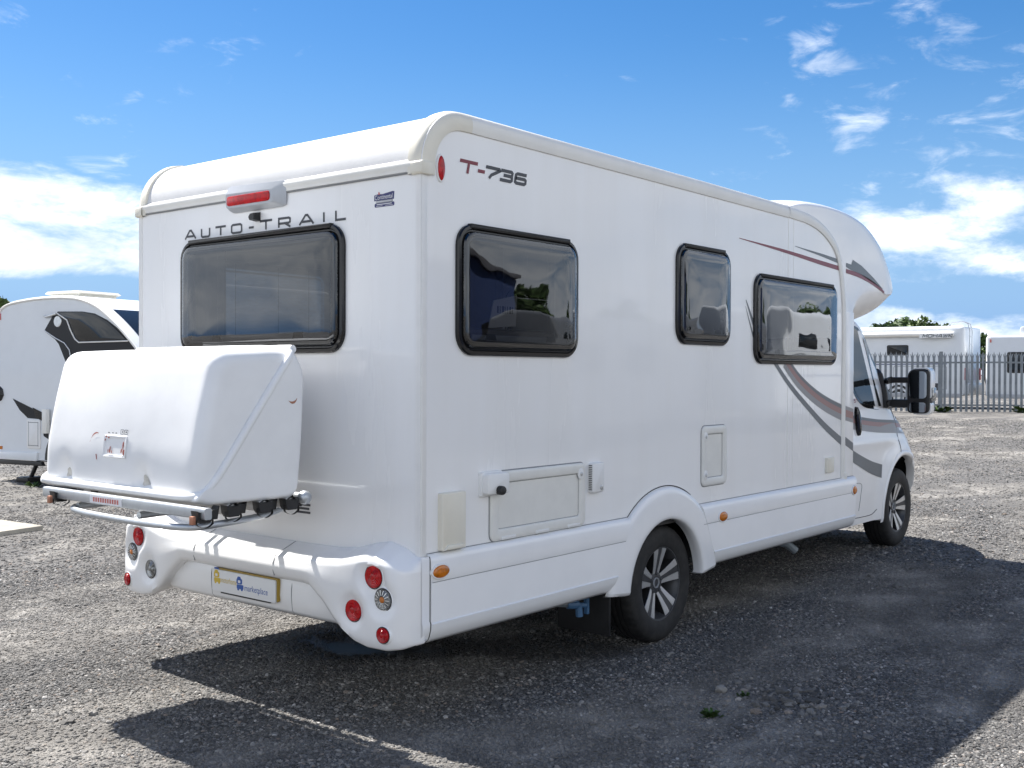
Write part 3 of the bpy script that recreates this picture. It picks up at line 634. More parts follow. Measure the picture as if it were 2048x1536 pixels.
# ---- overcab pod
PS = smooth_path([(3.70, 2.79), (4.06, 2.835), (4.62, 2.850), (5.08, 2.790), (5.42, 2.655), (5.62, 2.46), (5.69, 2.33), (5.66, 2.285)], 6)[:-1] + smooth_path([(5.66, 2.285), (5.45, 2.335), (5.22, 2.345), (5.06, 2.30), (4.96, 2.18), (4.915, 1.96)], 6)
PCc = smooth_path([(3.70, 2.80), (4.10, 2.935), (4.72, 2.965), (5.36, 2.93), (5.86, 2.75), (6.14, 2.53), (6.25, 2.39), (6.24, 2.33)], 6)[:-1] + smooth_path([(6.24, 2.33), (6.02, 2.10), (5.70, 2.00), (5.36, 1.965), (5.06, 1.96), (4.915, 1.96)], 6)
rows = []; pw = 2.7
for th in np.linspace(0, PI, 41):
    cc, ss_ = math.cos(th), math.sin(th); y = 1.12-(1.12-PODY)*math.copysign(abs(cc)**(2/pw), cc); wv = abs(ss_)**(2/pw)
    rows.append([(a[0]+(b[0]-a[0])*wv, y, a[1]+(b[1]-a[1])*wv) for a, b in zip(PS, PCc)])
pod = MB().rows(rows)
for y in (PODY, 2.24-PODY): holed(pod, PS+[(4.78, 1.96), (4.78, 2.3), (4.6, 2.6), (4.2, 2.74), (3.72, 2.775)], [], lambda a, b, d, y=y: (a, y, b))
part(pod, 'overcab_pod', 'white_gelcoat', None, 40, True)
PODM = lambda a, b, d: (a, PODY-d, b)
part(ribbon(MB(), [(4.80, 2.421), (5.05, 2.405), (5.30, 2.372), (5.52, 2.326), (5.62, 2.30)], [.034, .034, .032, .026, .016], PODM, .002), 'stripe', 'decal_red')
part(MB().add([PODM(a, b, .002) for a, b in [(4.80, 2.485), (4.905, 2.478), (4.935, 2.520), (5.12, 2.485), (5.38, 2.405), (5.60, 2.322), (5.36, 2.366), (5.10, 2.415), (4.90, 2.435), (4.80, 2.452)]], [(0, 1, 8, 9), (1, 2, 3, 7, 8), (3, 4, 6, 7), (4, 5, 6)]), 'stripe', 'decal_grey')
part(MB().box(4.785, 4.96, PODY-.004, .05, .745, 2.10, .004), 'body_front_post', 'white_gelcoat'); part(MB().box(4.785, 4.96, 2.19, 2.24-PODY, .745, 2.10, .004), 'body_front_post', 'white_gelcoat')
part(MB().prism([(4.80, 1.05), (4.955, .995), (4.955, 1.06), (4.80, 1.115)], PODM, .002, .0055), 'stripe', 'decal_grey')
part(MB().prism([(4.80, 1.245), (4.955, 1.222), (4.955, 1.332), (4.80, 1.360)], PODM, .002, .0055), 'stripe', 'decal_mid')
part(MB().prism([(4.80, 1.275), (4.955, 1.252), (4.955, 1.305), (4.80, 1.33)], PODM, .0055, .0062), 'stripe', 'decal_red_grey')
part(MB().box(4.80, 4.93, .05, 2.19, .745, 2.05), 'front_bulkhead', 'black_plastic')

# ---- side skirts and wheel arch
def skirt(x0, x1, m, a0=0.0, a1=0.0, name='skirt'):
    """a0/a1: how far the lower corners are cut back"""
    sec = [(.0, SK+.012), (.012, SK+.010), (.026, SK-.004), (.032, SK-.02), (.034, .677), (.0335, .6745), (.028, .673), (.0335, .6715), (.034, .669), (.034, .50), (.035, .493), (.041, .488), (.040, .482), (.036, .46), (.022, .420), (-.01, .397), (-.06, .39)]
    rows = []
    n = 10
    for i in range(n+1):
        t = i/n; rows.append([])
        for d, zz in sec:
            k = (SK-zz)/(SK-.39); xa = x0+a0*k; xb = x1-a1*k; rows[-1].append(m(xa+(xb-xa)*t, zz, d))
    mb = MB().rows(rows)
    for r in (rows[0], rows[-1]): mb.add(r+[m(x0 if r is rows[0] else x1, SK, -.06)], [tuple(range(len(r)+1))])
    o = part(mb, name, 'white_gelcoat', None, 40)
    for zl in (.673,): part(MB().add([m(x0+.01, zl-.0015, .0345), (m(x1-.06, zl-.0015, .0345)), m(x1-.06, zl+.0015, .0345), m(x0+.01, zl+.0015, .0345)], [(0, 1, 2, 3)]), 'groove', 'seam', o)
    part(MB().add([m(x0, SK+.0125, .003), m(x1, SK+.0125, .003), m(x1, SK+.0165, .003), m(x0, SK+.0165, .003)], [(0, 1, 2, 3)]), 'joint', 'seam', o)
    return o
for m_ in (SIDE, LEFT):
    skirt(.035, 1.672, m_, 0, .19); skirt(2.483, 4.955, m_, .185, .05)
WX, WZ = 2.075, .345
def arch(m):
    rows = []; sec = [(.592, -.005), (.592, .012), (.586, .022), (.574, .029), (.550, .033), (.50, .036), (.455, .039), (.425, .040), (.410, .037), (.403, .030), (.401, .0), (.404, -.035)]
    for a in np.linspace(math.radians(175), math.radians(6), 49):
        taper = 1.0; rows.append([m(WX+r*math.cos(a)*1.02, WZ+r*math.sin(a), d) for r, d in sec])
    mb = MB().rows(rows)
    for q in (0, -1):
        ext = [(p[0], p[1], p[2]-.0) for p in rows[q]]; mid_ = [(p[0], p[1]+(.006 if m is SIDE else -.006), p[2]-.016) for p in rows[q]]; low = [(p[0]+(.012 if q == 0 else -.012)*(1 if abs(p[0]-WX) > .5 else -1), p[1]+(.028 if m is SIDE else -.028), p[2]-.024) for p in rows[q]]; mb.rows([ext, mid_, low])
    o = part(mb, 'wheel_arch', 'white_gelcoat', None, 50)
    ring = [(WX+.596*math.cos(a)*1.02, WZ+.596*math.sin(a)) for a in np.linspace(math.radians(150), math.radians(60), 24)]
    ring2 = [(WX+.603*math.cos(a)*1.02, WZ+.603*math.sin(a)) for a in np.linspace(math.radians(150), math.radians(60), 24)]
    part(MB().rows([[m(*p, .0015) for p in ring], [m(*p, .0015) for p in ring2]]), 'arch_gap', 'seam_dark', o)
    return o
arch(SIDE); arch(LEFT)
oval_lamp(SIDE, .092, .718, .062, .036, .034); oval_lamp(SIDE, 2.735, .700, .062, .038, .033); oval_lamp(PODM, 4.89, .692, .050, .040, .042)
for m_ in (LEFT,): oval_lamp(m_, .088, .718, .050, .030, .034)
part(MB().box(1.585, 1.605, .06, .42, .13, .44, .004), 'mud_flap', 'black_plastic')
tp = part(MB().tube([(1.05, .5, .40), (1.2, .34, .345), (1.42, .22, .315)], .016), 'drain_pipe', 'pipe_grey')
tb = MB(); tb.tube([(1.41, .225, .316), (1.47, .19, .31)], .024); tb.tube([(1.47, .19, .318), (1.475, .185, .245)], .021); tb.tube([(1.47, .19, .31), (1.51, .165, .305)], .014); tb.box(1.505, 1.525, .15, .18, .255, .355, .006)
part(tb, 'drain_tap', 'blue_plastic', tp); part(MB().tube([(1.46, .2, .32), (1.46, .2, .42)], .010), 'vent_hose', 'pipe_grey', tp)
part(MB().tube([(3.95, .42, .40), (4.12, .30, .36), (4.22, .22, .32), (4.27, .17, .265)], [.035, .034, .033, .030]), 'waste_outlet', 'pipe_grey')

# ---- rear bumper
def zt(y):      # top edge against the wall
    yy = min(y, BW-y); return interp(yy, [-.03, .02, .09, .18, .27, .40, .52, .75, 1.12], [.785, .792, .822, .842, .828, .794, .782, .778, .778])
def zl(y):      # lower edge of the proud moulding
    yy = min(y, BW-y); return interp(yy, [-.03, .03, .10, .22, .30, .37, .43, .50, .60, .65, 1.12], [.415, .388, .374, .372, .388, .424, .468, .535, .605, .612, .612])
ys = np.concatenate([np.linspace(-.026, .66, 58), np.linspace(.68, 1.56, 34), np.linspace(1.58, BW+.026, 58)])
def bulge(y):   # plan: rearward reach of the face, wrapping round the corners
    yy = min(y, BW-y); t = np.clip((yy+.026)/.15, 0, 1); return .125*math.sqrt(max(0, 1-(1-t)**2.4)) + .02*math.sin(PI*min(1, max(0, yy/BW)))
rows = []
def lampdish(y, zz):
    yy = min(y, BW-y); s = 0
    for ly, lz, r in ((.178, .697, .062), (.120, .602, .062), (.305, .530, .062)):
        d = math.hypot((yy-ly)/1.0, zz-lz)
        s += .026*math.exp(-(d/(r*1.2))**4)
    return min(s, .027)
for y in ys:
    b = bulge(y); a, l = zt(y), zl(y); hump = a-.778; r_ = []
    r_.append((.02, y, a)); r_.append((-.004, y, a)); r_.append((-.12*b, y, a-.003)); r_.append((-.45*b, y, a-.022))
    r_.append((-.86*b, y, a-.048-.10*hump)); r_.append((-.95*b, y, a-.054-.14*hump)); r_.append((-.985*b, y, a-.061-.18*hump)); r_.append((-1.0*b, y, a-.074-.2*hump))
    zz0 = a-.074-.2*hump
    for t in np.linspace(.06, .92, 18):
        zz = zz0+(l+.02-zz0)*t
        r_.append((-(1.0+.12*math.sin(PI*t)*.6)*b+lampdish(y, zz), y, zz))
    r_.append((-.97*b, y, l+.012)); r_.append((-.86*b, y, l+.001)); r_.append((-.70*b, y, l-.002)); r_.append((-.30*b, y, l+.006)); r_.append((.02, y, l+.012))
    rows.append(r_)
bmp = part(MB().rows(rows), 'rear_bumper', 'white_gelcoat', None, 50)
# wrap to the skirt on both sides
for m_ in (SIDE, LEFT):
    sec = [(.022, .790), (.0265, .78), (.027, .70), (.027, .674), (.027, .50), (.032, .49), (.030, .46), (.018, .42), (-.01, .395)]
    part(MB().rows([[m_(x, zz, d) for d, zz in sec] for x in (-.02, .031)]), 'bumper_corner', 'white_gelcoat', bmp, 40)
    part(MB().rows([[m_(x, zz, d+.0008) for d, zz in sec] for x in (.0295, .0355)]), 'bumper_seam', 'seam_dark', bmp)
# recessed lower centre panel
rows = []
for y in np.linspace(.40, 1.84, 30):
    e = 1-abs((y-1.12)/.72)**6*.25
    rows.append([(-.05*e, y, .66), (-.075*e, y, .63), (-.09*e, y, .60), (-.094*e, y, .52), (-.085*e, y, .455), (-.06*e, y, .43), (.0, y, .425), (.08, y, .43)])
lp = part(MB().rows(rows), 'bumper_centre_panel', 'white_gelcoat', None, 50)
for yy, x_ in ((.775, -.0), (1.42, 0)):
    part(MB().tube([(-.086, yy, .605), (-.0935, yy, .56), (-.0935, yy, .52), (-.084, yy+.003, .455), (-.058, yy+.008, .430)], .0022, 5), 'panel_seam', 'seam', lp)
for yy in (.843, 1.494):
    b = bulge(yy); a = zt(yy)
    part(MB().tube([(-.01, yy, a-.0005), (-.12*b, yy, a-.003), (-.45*b, yy, a-.022), (-.86*b, yy, a-.048), (-.95*b, yy, a-.054), (-b, yy, a-.074), (-1.055*b, yy, .69), (-1.05*b, yy, .65), (-b, yy, .628)], .0024, 5), 'panel_seam', 'seam', bmp)
# number plate
PLM = lambda a, b, d: (-.095-d, a, b)
pl = part(MB().prism(rrect(.862, .486, 1.376, .602, .010, 3), PLM, -.004, .010, .002), 'number_plate_back', 'plate_yellow_edge', lp)
pw_ = part(MB().prism(rrect(.872, .483, 1.386, .594, .008, 3), PLM, .012, .020, .002), 'number_plate', 'plate_white', lp, label='white plate with yellow and blue dealer lettering')
part(MB().prism([(1.335, .5945), (1.378, .5945), (1.374, .602), (1.34, .602)], PLM, .0105, .0125), 'plate_corner', 'print_blue', lp)
PT = lambda y0, z0: (lambda a, b, d: PLM(y0-a, z0+b, d))
part(text_mb('motorhome', .042, PT(1.308, .532), .0206, .64), 'plate_print', 'print_yellow', lp)
part(text_mb('marketplace', .044, PT(1.115, .514), .0206, .86), 'plate_print', 'print_blue', lp)
def van_icon(y0, z0, mt):
    mb = MB(); m = PT(y0, z0)
    mb.prism(rrect(0, .026, .045, .054, .008, 3), m, .020, .0208); mb.prism(rrect(.002, .002, .056, .024, .005, 3), m, .020, .0208); mb.prism([(.004, .054), (.036, .054), (.03, .064), (.01, .064)], m, .020, .0208)
    mb.prism(ellipse(.014, .001, .008, .008, 10), m, .0205, .0210); mb.prism(ellipse(.044, .001, .008, .008, 10), m, .0205, .0210); part(mb, 'plate_icon', mt, lp)
    mb = MB(); mb.prism(rrect(.012, .032, .032, .046, .004, 2), m, .0208, .0212); part(mb, 'plate_icon', 'plate_white', lp)
van_icon(1.368, .528, 'print_yellow'); van_icon(1.178, .515, 'print_blue')
part(MB().prism(rrect(.93, .472, 1.33, .480, .003, 2), PLM, -.002, .006), 'plate_slot', 'seam_dark', lp)
for a, b in ((1.25, 1.34), (1.03, 1.12)): part(MB().prism(rrect(a, .606, b, .611, .002, 2), PLM, -.002, .006), 'plate_slot', 'seam_dark', lp)
# rear lamps
def rear_lamp(y, zz, r, lens, name, bulb=False, d=None):
    b = bulge(y)*1.055-.020 if d is None else d
    yy = min(y, BW-y); sl = (bulge(y+.02)-bulge(y-.02))/.04*.9      # tilt with the corner
    m = lambda a, q, dd: (-(b+dd+sl*(a-y)), a, q)
    e = ellipse(y, zz, r, r, 28)
    f = part(MB().loft([(offset(e, .012), -.022), (offset(e, .006), -.004), (offset(e, .002), .0), (e, -.003), (offset(e, -.004), -.010)], m, cap=True), name, 'white_gelcoat')
    part(MB().loft([(offset(e, -.001), -.008), (offset(e, -.003), .001)]+[(scale_poly(e, k), .002+.010*math.sqrt(1-k*k)-(.0022 if i % 2 else 0)) for i, k in enumerate((.93, .84, .80, .70, .66, .56, .52, .42, .38, .28, .12))], m), 'lens', lens, f, 25)
    part(MB().loft([(offset(e, .0025), .0012), (offset(e, -.0015), .0008)], m, cap=False), 'lens_gap', 'seam_dark', f)
    if bulb:
        part(MB().loft([(scale_poly(e, k), .004+.012*math.sqrt(max(0, 1-(k/.34)**2))) for k in (.33, .25, .12)], m), 'bulb', 'amber_bulb', f, 60)
        for q in range(14):
            a = q*2*PI/14; part(MB().add([m(y+r*k*math.cos(a+s), zz+r*k*math.sin(a+s), .0125*math.sqrt(max(0, 1-k*k))+.0026) for k, s in ((.42, -.08), (.86, -.05), (.86, .05), (.42, .08))], [(0, 1, 2, 3)]), 'reflector_rib', 'machined', f)
    return f
for mir in (0, 1):
    Y = lambda q: BW-q if mir else q
    rear_lamp(Y(.178), .697, .053, 'red_lens', 'tail_lamp'); rear_lamp(Y(.118), .602, .050, 'clear_lens', 'indicator_lamp', True)
    rear_lamp(Y(.305), .530, .052, 'red_lens' if not mir else 'clear_lens', 'fog_lamp' if not mir else 'reversing_lamp')
    rear_lamp(Y(.098), .450, .036, 'red_reflector', 'reflector', False, bulge(.098)*1.055+.002)
# ---- rear wall fittings
bl = part(MB().loft([([(.925, 2.449), (.950, 2.440), (1.345, 2.440), (1.375, 2.452), (1.402, 2.53), (1.395, 2.575), (1.37, 2.582), (.94, 2.567), (.918, 2.55)], .0), ([(.925, 2.449), (.950, 2.440), (1.345, 2.440), (1.375, 2.452), (1.402, 2.53), (1.395, 2.575), (1.37, 2.582), (.94, 2.567), (.918, 2.55)], .010),
    ([(1.0, 2.47), (1.02, 2.462), (1.365, 2.462), (1.378, 2.468), (1.386, 2.505), (1.383, 2.535), (1.372, 2.538), (1.02, 2.532), (1.0, 2.524)], .032)], REAR), 'brake_lamp', 'silver_grey', None, 25)
part(MB().prism(rrect(1.022, 2.474, 1.372, 2.524, .016, 4), REAR, .028, .039, .006), 'lens', 'red_lens', bl)
cm = part(MB().loft([([(1.135, 2.383), (1.175, 2.383), (1.185, 2.405), (1.172, 2.428), (1.135, 2.428)], 0), ([(1.135, 2.386), (1.170, 2.386), (1.178, 2.402), (1.165, 2.418), (1.135, 2.42)], .045)], REAR), 'reversing_camera', 'black_plastic')
mk = MB(); items = []
xs_ = {'A0': 1.775}
for ch, px0, px1 in (('A', 370, 404), ('U', 404, 442), ('T', 442, 0), ):
    pass
RT = lambda a, b, d: REAR(1.79-a, b, d)
lets = [('A', .000, .098), ('U', .145, .082), ('T', .275, .090), ('O', .410, .094), ('-', .560, .040), ('T', .650, .098), ('R', .795, .098), ('A', .960, .105), ('I', 1.125, .03), ('L', 1.222, .075)]
word(mk, lets, RT, 2.336, .047, .0115, .0016); part(mk, 'maker_lettering', 'decal_dark', label='wide dark grey capital lettering above the rear window')
mk = MB(); letter(mk, 'E', lambda a, b, d: REAR(.845-a, b, d), 0, .922, .100, .042, .011, .0016); part(mk, 'range_lettering', 'decal_dark', label='dark letter E beside the rack')
def st(a, b): return (lambda x, q, d: REAR(.298-x, 2.372+q, d))
S_ = st(0, 0)
stk = part(MB().prism(rrect(.0, .0, .128, .018, .006, 3), S_, .0005, .0012), 'dealer_sticker', 'decal_navy')
part(text_mb('Continental', .030, lambda a, b, d: S_(.002+a, .034+b+a*.02, d), .0022, .82), 'sticker_print', 'decal_white', stk)
part(MB().prism([(-.003, .030), (.125, .030), (.128, .064), (.118, .066), (.05, .058), (.02, .060), (-.003, .056)], S_, .0006, .0012), 'sticker_ground', 'decal_navy', stk)
part(MB().prism([(.010, .019), (.116, .019), (.116, .029), (.010, .029)], S_, .0006, .0012), 'sticker_ground', 'decal_grey', stk)
t_ = MB()
for i in range(15): t_.prism([(.012+i*.0068, .0215), (.012+i*.0068+.0045, .0215), (.012+i*.0068+.0045, .0275), (.012+i*.0068, .0275)], S_, .0012, .0018)
t_.prism([(.014, .0105), (.112, .0105), (.112, .014), (.014, .014)], S_, .0012, .0018); t_.prism([(.010, .004), (.052, .004), (.052, .0058), (.010, .0058)], S_, .0012, .0018); t_.prism([(.07, .004), (.118, .004), (.118, .0058), (.07, .0058)], S_, .0012, .0018)
part(t_, 'sticker_print', 'decal_white', stk)
part(MB().prism([(.024, .057), (.036, .058), (.032, .068), (.026, .071)], S_, .0012, .002), 'sticker_print', 'sticker_red', stk)

# ---- wheels
def wheel_parts(root_loc):
    wl = bpy.data.objects.new('wheel', None); wl.empty_display_size = .1; C.objects.link(wl); wl.parent = MH; wl.location = Vector(root_loc)-MH.location
    R = .352
    def P(mb, name, mt, ang=35): return mb.build(name, mt, wl, ang)
    # axis along y, outer face towards -y (y=0 is the outer sidewall plane)
    n = 90; rows = []
    prof = [(.212, .030), (.222, .008), (.245, -.001), (.285, -.004), (.318, .001), (.336, .012), (.346, .026), (.351, .040), (.3525, .070), (.3525, .0705), (.344, .071), (.344, .079), (.3525, .0795), (.353, .105), (.345, .1055), (.345, .1145), (.353, .115), (.3525, .142), (.344, .1425), (.344, .1505), (.3525, .151), (.351, .180), (.346, .195), (.335, .209), (.312, .220), (.265, .222), (.215, .200)]
    for k in range(n*2):
        a = k*PI/n; notch = (k % 4 == 0); r_ = []
        for r, h in prof:
            rr = r
            if notch and .33 < r: 
                if .026 <= h <= .06 or .16 <= h <= .2: rr = r-.006
            if r > .34 and WFLAT: rr = rr
            r_.append((rr*math.sin(a), h, rr*math.cos(a)))
        rows.append(r_)
    rows.append(rows[0]); P(MB().rows(rows), 'tyre', 'rubber', 28)
    rim = MB().lathe([(.226, .016), (.223, .010), (.214, .012), (.209, .030), (.198, .05), (.19, .13), (.20, .19)], (0, 0, 0), (0, 1, 0), 60); P(rim, 'rim', 'wheel_grey', 40)
    P(MB().lathe([(.19, .125), (.05, .12), (.0, .12)], (0, 0, 0), (0, 1, 0), 40), 'brake_disc', 'black_plastic')
    P(MB().lathe([(.072, .075), (.070, .052), (.060, .046), (.036, .046), (.034, .052), (.024, .052), (.0, .050)], (0, 0, 0), (0, 1, 0), 30), 'hub', 'wheel_grey')
    P(MB().lathe([(.033, .047), (.031, .042), (.026, .042), (.025, .050)], (0, 0, 0), (0, 1, 0), 24), 'hub_ring', 'silver_grey')
    for k in range(5):
        a = k*2*PI/5
        def sp(t, r, h): return ((r*math.cos(a)-0)*0 + r*math.sin(a)+t*math.cos(a), h, r*math.cos(a)-t*math.sin(a))
        rr = [.045, .075, .11, .15, .185, .212]; hh = [.050, .044, .036, .028, .020, .016]; inn = [.012, .0125, .014, .017, .020, .024]; out = [.029, .035, .043, .053, .063, .071]
        c = MB().rows([[sp(-i_, r, h+.006), sp(-i_*.9, r, h+.002), sp(i_*.9, r, h+.002), sp(i_, r, h+.006)] for r, h, i_ in zip(rr, hh, inn)]); P(c, 'spoke', 'wheel_grey')
        for s in (-1, 1):
            P(MB().rows([[sp(s*i_, r, h+.007), sp(s*(i_+.001), r, h), sp(s*o_, r, h), sp(s*(o_+.0015), r, h+.003)] for r, h, i_, o_ in zip(rr, hh, inn, out)]), 'spoke_edge', 'machined')
            P(MB().rows([[sp(s*(o_+.0015), r, h+.003), sp(s*(o_+.004), r, h+.045)] for r, h, o_ in zip(rr, hh, out)]), 'spoke_side', 'black_plastic')
        P(MB().lathe([(.011, .060), (.011, .038), (.008, .034), (0, .034)], (.056*math.sin(a+PI/5*0), .004, .056*math.cos(a)), (0, 1, 0), 8), 'wheel_bolt', 'wheel_grey')
    return wl
WFLAT = True
w0 = wheel_parts((2.128, .040, .350))
def copy_wheel(src, loc, flip=False, spin=0.0):
    c = src.copy(); C.objects.link(c); c.location = Vector(loc)-MH.location; c.rotation_euler = (0, spin, PI if flip else 0); c.rotation_mode = 'YXZ' if False else 'XYZ'
    for ch in src.children:
        d = ch.copy(); C.objects.link(d); d.parent = c
    return c
copy_wheel(w0, (6.31, .115, gz1(6.31, .2)+.352), False, math.radians(12))
copy_wheel(w0, (2.128, BW-.04, .352), True); copy_wheel(w0, (6.31, BW-.115, gz1(6.31, 2)+.352), True)

# ---- cab
CZ = [.25, .36, .60, .85, 1.00, 1.15, 1.27, 1.34, 1.60, 1.85, 2.00, 2.07, 2.12]
CY0 = [.15, .112, .095, .088, .095, .110, .122, .128, .148, .172, .190, .225, .34]
CF = [6.86, 6.95, 7.00, 6.97, 6.90, 6.79, 6.66, 6.56, 6.34, 6.10, 5.94, 5.83, 5.6]
CR = [.44, .44, .43, .44, .50, .58, .62, .64, .56, .48, .42, .36, .30]
def cab_y(zz): return interp(zz, CZ, CY0)
FWX, FWZ = 6.30, .430
def flare(x, zz):
    d = math.hypot(x-FWX, zz-FWZ); return .028*math.exp(-((d-.50)/.085)**2)*(1 if zz > .30 else 0)*(1-min(1, max(0, (x-FWX-.15)/.35))*.7)
def belt(zz): return .012*math.exp(-((zz-1.03)/.05)**2)
rows = []; ZL = np.concatenate([np.linspace(.25, 1.34, 62), np.linspace(1.36, 2.0, 22), np.linspace(2.03, 2.12, 5)])
for zz in ZL:
    y0, f, r = interp(zz, CZ, CY0), interp(zz, CZ, CF), interp(zz, CZ, CR); half = [(x, y0-flare(x, zz)-(belt(zz) if x < 6.2 else 0)) for x in np.linspace(4.955, f-r, 90)]
    for th in np.linspace(0, PI/2, 22)[1:]:
        half.append((f-r+r*math.sin(th)**(2/2.3), 1.12-(1.12-y0)*math.cos(th)**(2/2.3)))
    rows.append([(x, y, zz) for x, y in half]+[(x, 2.24-y, zz) for x, y in half[::-1][1:]])
nr, nc = len(rows), len(rows[0]); body_f, glass_f = [], []
def side_glass(x, zz):     # door window outline test in (x, z)
    return False
GLASS = smooth_path([(5.235, 1.985), (5.24, 1.75), (5.27, 1.58), (5.34, 1.45), (5.50, 1.365), (5.75, 1.335)], 5)[:-1] + [(5.75, 1.335), (6.13, 1.325), (6.165, 1.345), (6.06, 1.48), (5.86, 1.70), (5.66, 1.885), (5.50, 1.975), (5.38, 2.005)]
for i in range(nr-1):
    for j in range(nc-1):
        c = np.mean([rows[i][j], rows[i][j+1], rows[i+1][j], rows[i+1][j+1]], axis=0)
        if math.hypot(c[0]-FWX, c[2]-FWZ) < .460 and (c[1] < .6 or c[1] > 1.64): continue
        if c[2] < .365 and c[0] < 6.0: continue
        sidey = c[1] < cab_y(c[2])+.11 or c[1] > 2.24-cab_y(c[2])-.11
        k = (i*nc+j, i*nc+j+1, (i+1)*nc+j+1, (i+1)*nc+j)
        if 1.38 < c[2] < 1.99 and not sidey: glass_f.append(k)
        else: body_f.append(k)
allv = [p for r in rows for p in r]
def submesh(fs):
    used = sorted({i for f in fs for i in f}); mp_ = {a: b for b, a in enumerate(used)}; return MB().add([allv[i] for i in used], [tuple(mp_[i] for i in f) for f in fs])
cab = part(submesh(body_f), 'cab', 'white_gelcoat', None, 50)
part(submesh(glass_f), 'windscreen', 'dark_grey_window', cab, 60)
part(MB().rows([[(x, y, zz) for y in (.36, 1.12, 1.88)] for x, zz in ((4.9, 2.125), (5.2, 2.135), (5.35, 2.12))]), 'cab_roof', 'white_gelcoat', cab)
part(MB().box(4.96, 6.95, .45, 1.8, .26, .34), 'cab_floor', 'chassis', cab)
for y0, y1 in ((.45, .48), (1.76, 1.79)): part(MB().box(5.86, 6.78, y0, y1, .28, .95), 'wheel_well', 'black_void', cab)
wwm = MB().rows([[(FWX+.475*math.cos(a), y, FWZ+.475*math.sin(a)) for a in np.linspace(.40, PI+.05, 30)] for y in (.13, .45)]); part(wwm, 'wheel_well', 'black_void', cab)
part(MB().rows([[(FWX+.475*math.cos(a), y, FWZ+.475*math.sin(a)) for a in np.linspace(-.05, PI+.05, 30)] for y in (1.79, 2.11)]), 'wheel_well', 'black_void', cab)
def CABM(a, b, d):
    f, r, y0 = interp(b, CZ, CF), interp(b, CZ, CR), cab_y(b)
    if a <= f-r: return (a, y0-flare(a, b)-(belt(b) if a < 6.2 else 0)-d, b)
    sn = min(.999, (a-f+r)/r)**(2.3/2); cs = math.sqrt(1-sn*sn); return (a+d*sn*.6, 1.12-(1.12-y0)*cs**(2/2.3)-d, b)
def lip(m):
    rows = []
    for a in np.linspace(math.radians(192), math.radians(-12), 48):
        x_ = lambda r: FWX+r*math.cos(a)
        rows.append([m(FWX+r*math.cos(a), FWZ+r*math.sin(a), d) for r, d in ((.500, .0), (.492, .010), (.475, .014), (.458, .012), (.452, .0), (.452, -.06))])
    return MB().rows(rows)
part(lip(CABM), 'arch_lip', 'white_gelcoat', cab, 60)
# door glass: black surround, panes, pillar
gm = MB().prism(offset(GLASS, .030), CABM, -.002, .004); part(gm, 'window_seal', 'black_gloss', cab)
MAIN = [p for p in GLASS if p[0] < 5.60]; 
def clip(poly, f):      # keep side f(p) >= 0
    out = []
    for i in range(len(poly)):
        a, b = poly[i-1], poly[i]; fa, fb = f(a), f(b)
        if (fa >= 0) != (fb >= 0): t = fa/(fa-fb); out.append((a[0]+(b[0]-a[0])*t, a[1]+(b[1]-a[1])*t))
        if fb >= 0: out.append(b)
    return out
pil = lambda off: (lambda p: (5.52+(1.98-p[1])*.40+off)-p[0])
part(MB().prism(clip(GLASS, pil(-.035)), CABM, .004, .006), 'door_window', 'dark_grey_window', cab)
part(MB().prism(clip(GLASS, lambda p: -pil(.05)(p)), CABM, .004, .006), 'quarter_window', 'dark_grey_window', cab)
CABL = lambda a, b, d: (lambda p: (p[0], BW-p[1], p[2]))(CABM(a, b, d))
part(lip(CABL), 'arch_lip', 'white_gelcoat', cab, 60); part(MB().prism(offset(GLASS, .030), CABL, -.002, .004), 'window_seal', 'black_gloss', cab)
part(MB().prism(clip(GLASS, pil(-.035)), CABL, .004, .006), 'door_window', 'dark_grey_window', cab); part(MB().prism(clip(GLASS, lambda p: -pil(.05)(p)), CABL, .004, .006), 'quarter_window', 'dark_grey_window', cab)
# shut lines
def line(pts, name='shut_line', mt='seam_dark', t=.006, d=.0012):
    mb = MB(); mb.tube([CABM(a, b, d) for a, b in smooth_path(pts, 5)], t/2, 5); part(mb, name, mt, cab)
line([(6.17, 1.30), (6.20, 1.15), (6.22, 1.0), (6.20, .90), (6.15, .84)]); line([(5.0, .42), (5.3, .415), (5.62, .412), (5.72, .45)]); line([(4.985, 2.0), (4.985, 1.4), (4.99, .8), (5.0, .42)])
line([(5.02, .70), (5.35, .70), (5.36, .60), (5.34, .47)], 'fuel_flap_line', 'seam', .004)
hd = part(MB().loft([(ellipse(5.315, 1.218, .042, .122, 24), .0), (ellipse(5.315, 1.218, .038, .116, 24), .022), (ellipse(5.32, 1.218, .022, .086, 24), .032)], CABM), 'door_handle', 'black_gloss', cab, 50)
# stripes over the door and wing
D1 = [(5.02, 1.235), (5.35, 1.20), (5.75, 1.165), (6.15, 1.145), (6.50, 1.125)]
part(ribbon(MB(), D1, [.115]*5, CABM, .0022), 'stripe', 'decal_mid', cab); part(ribbon(MB(), [(a, b+.016) for a, b in D1], [.042]*5, CABM, .003), 'stripe', 'decal_red_grey', cab); part(ribbon(MB(), [(a, b+.045) for a, b in D1], [.025]*5, CABM, .0036), 'stripe', 'decal_grey', cab)
part(ribbon(MB(), [(4.99, 1.00), (5.25, .912), (5.55, .825), (5.80, .772)], [.085, .095, .105, .115], CABM, .003), 'stripe', 'decal_grey', cab)
mk = MB(); word(mk, [('S', 0, .035), ('T', .045, .035)], lambda a, b, d: CABM(5.29+a, b, d), 1.375, .028, .007, .003); part(mk, 'badge', 'decal_red', cab)
part(MB().prism([(6.28, 1.205), (6.40, 1.198), (6.40, 1.222), (6.28, 1.228)], CABM, .002, .005), 'badge', 'decal_dark', cab)
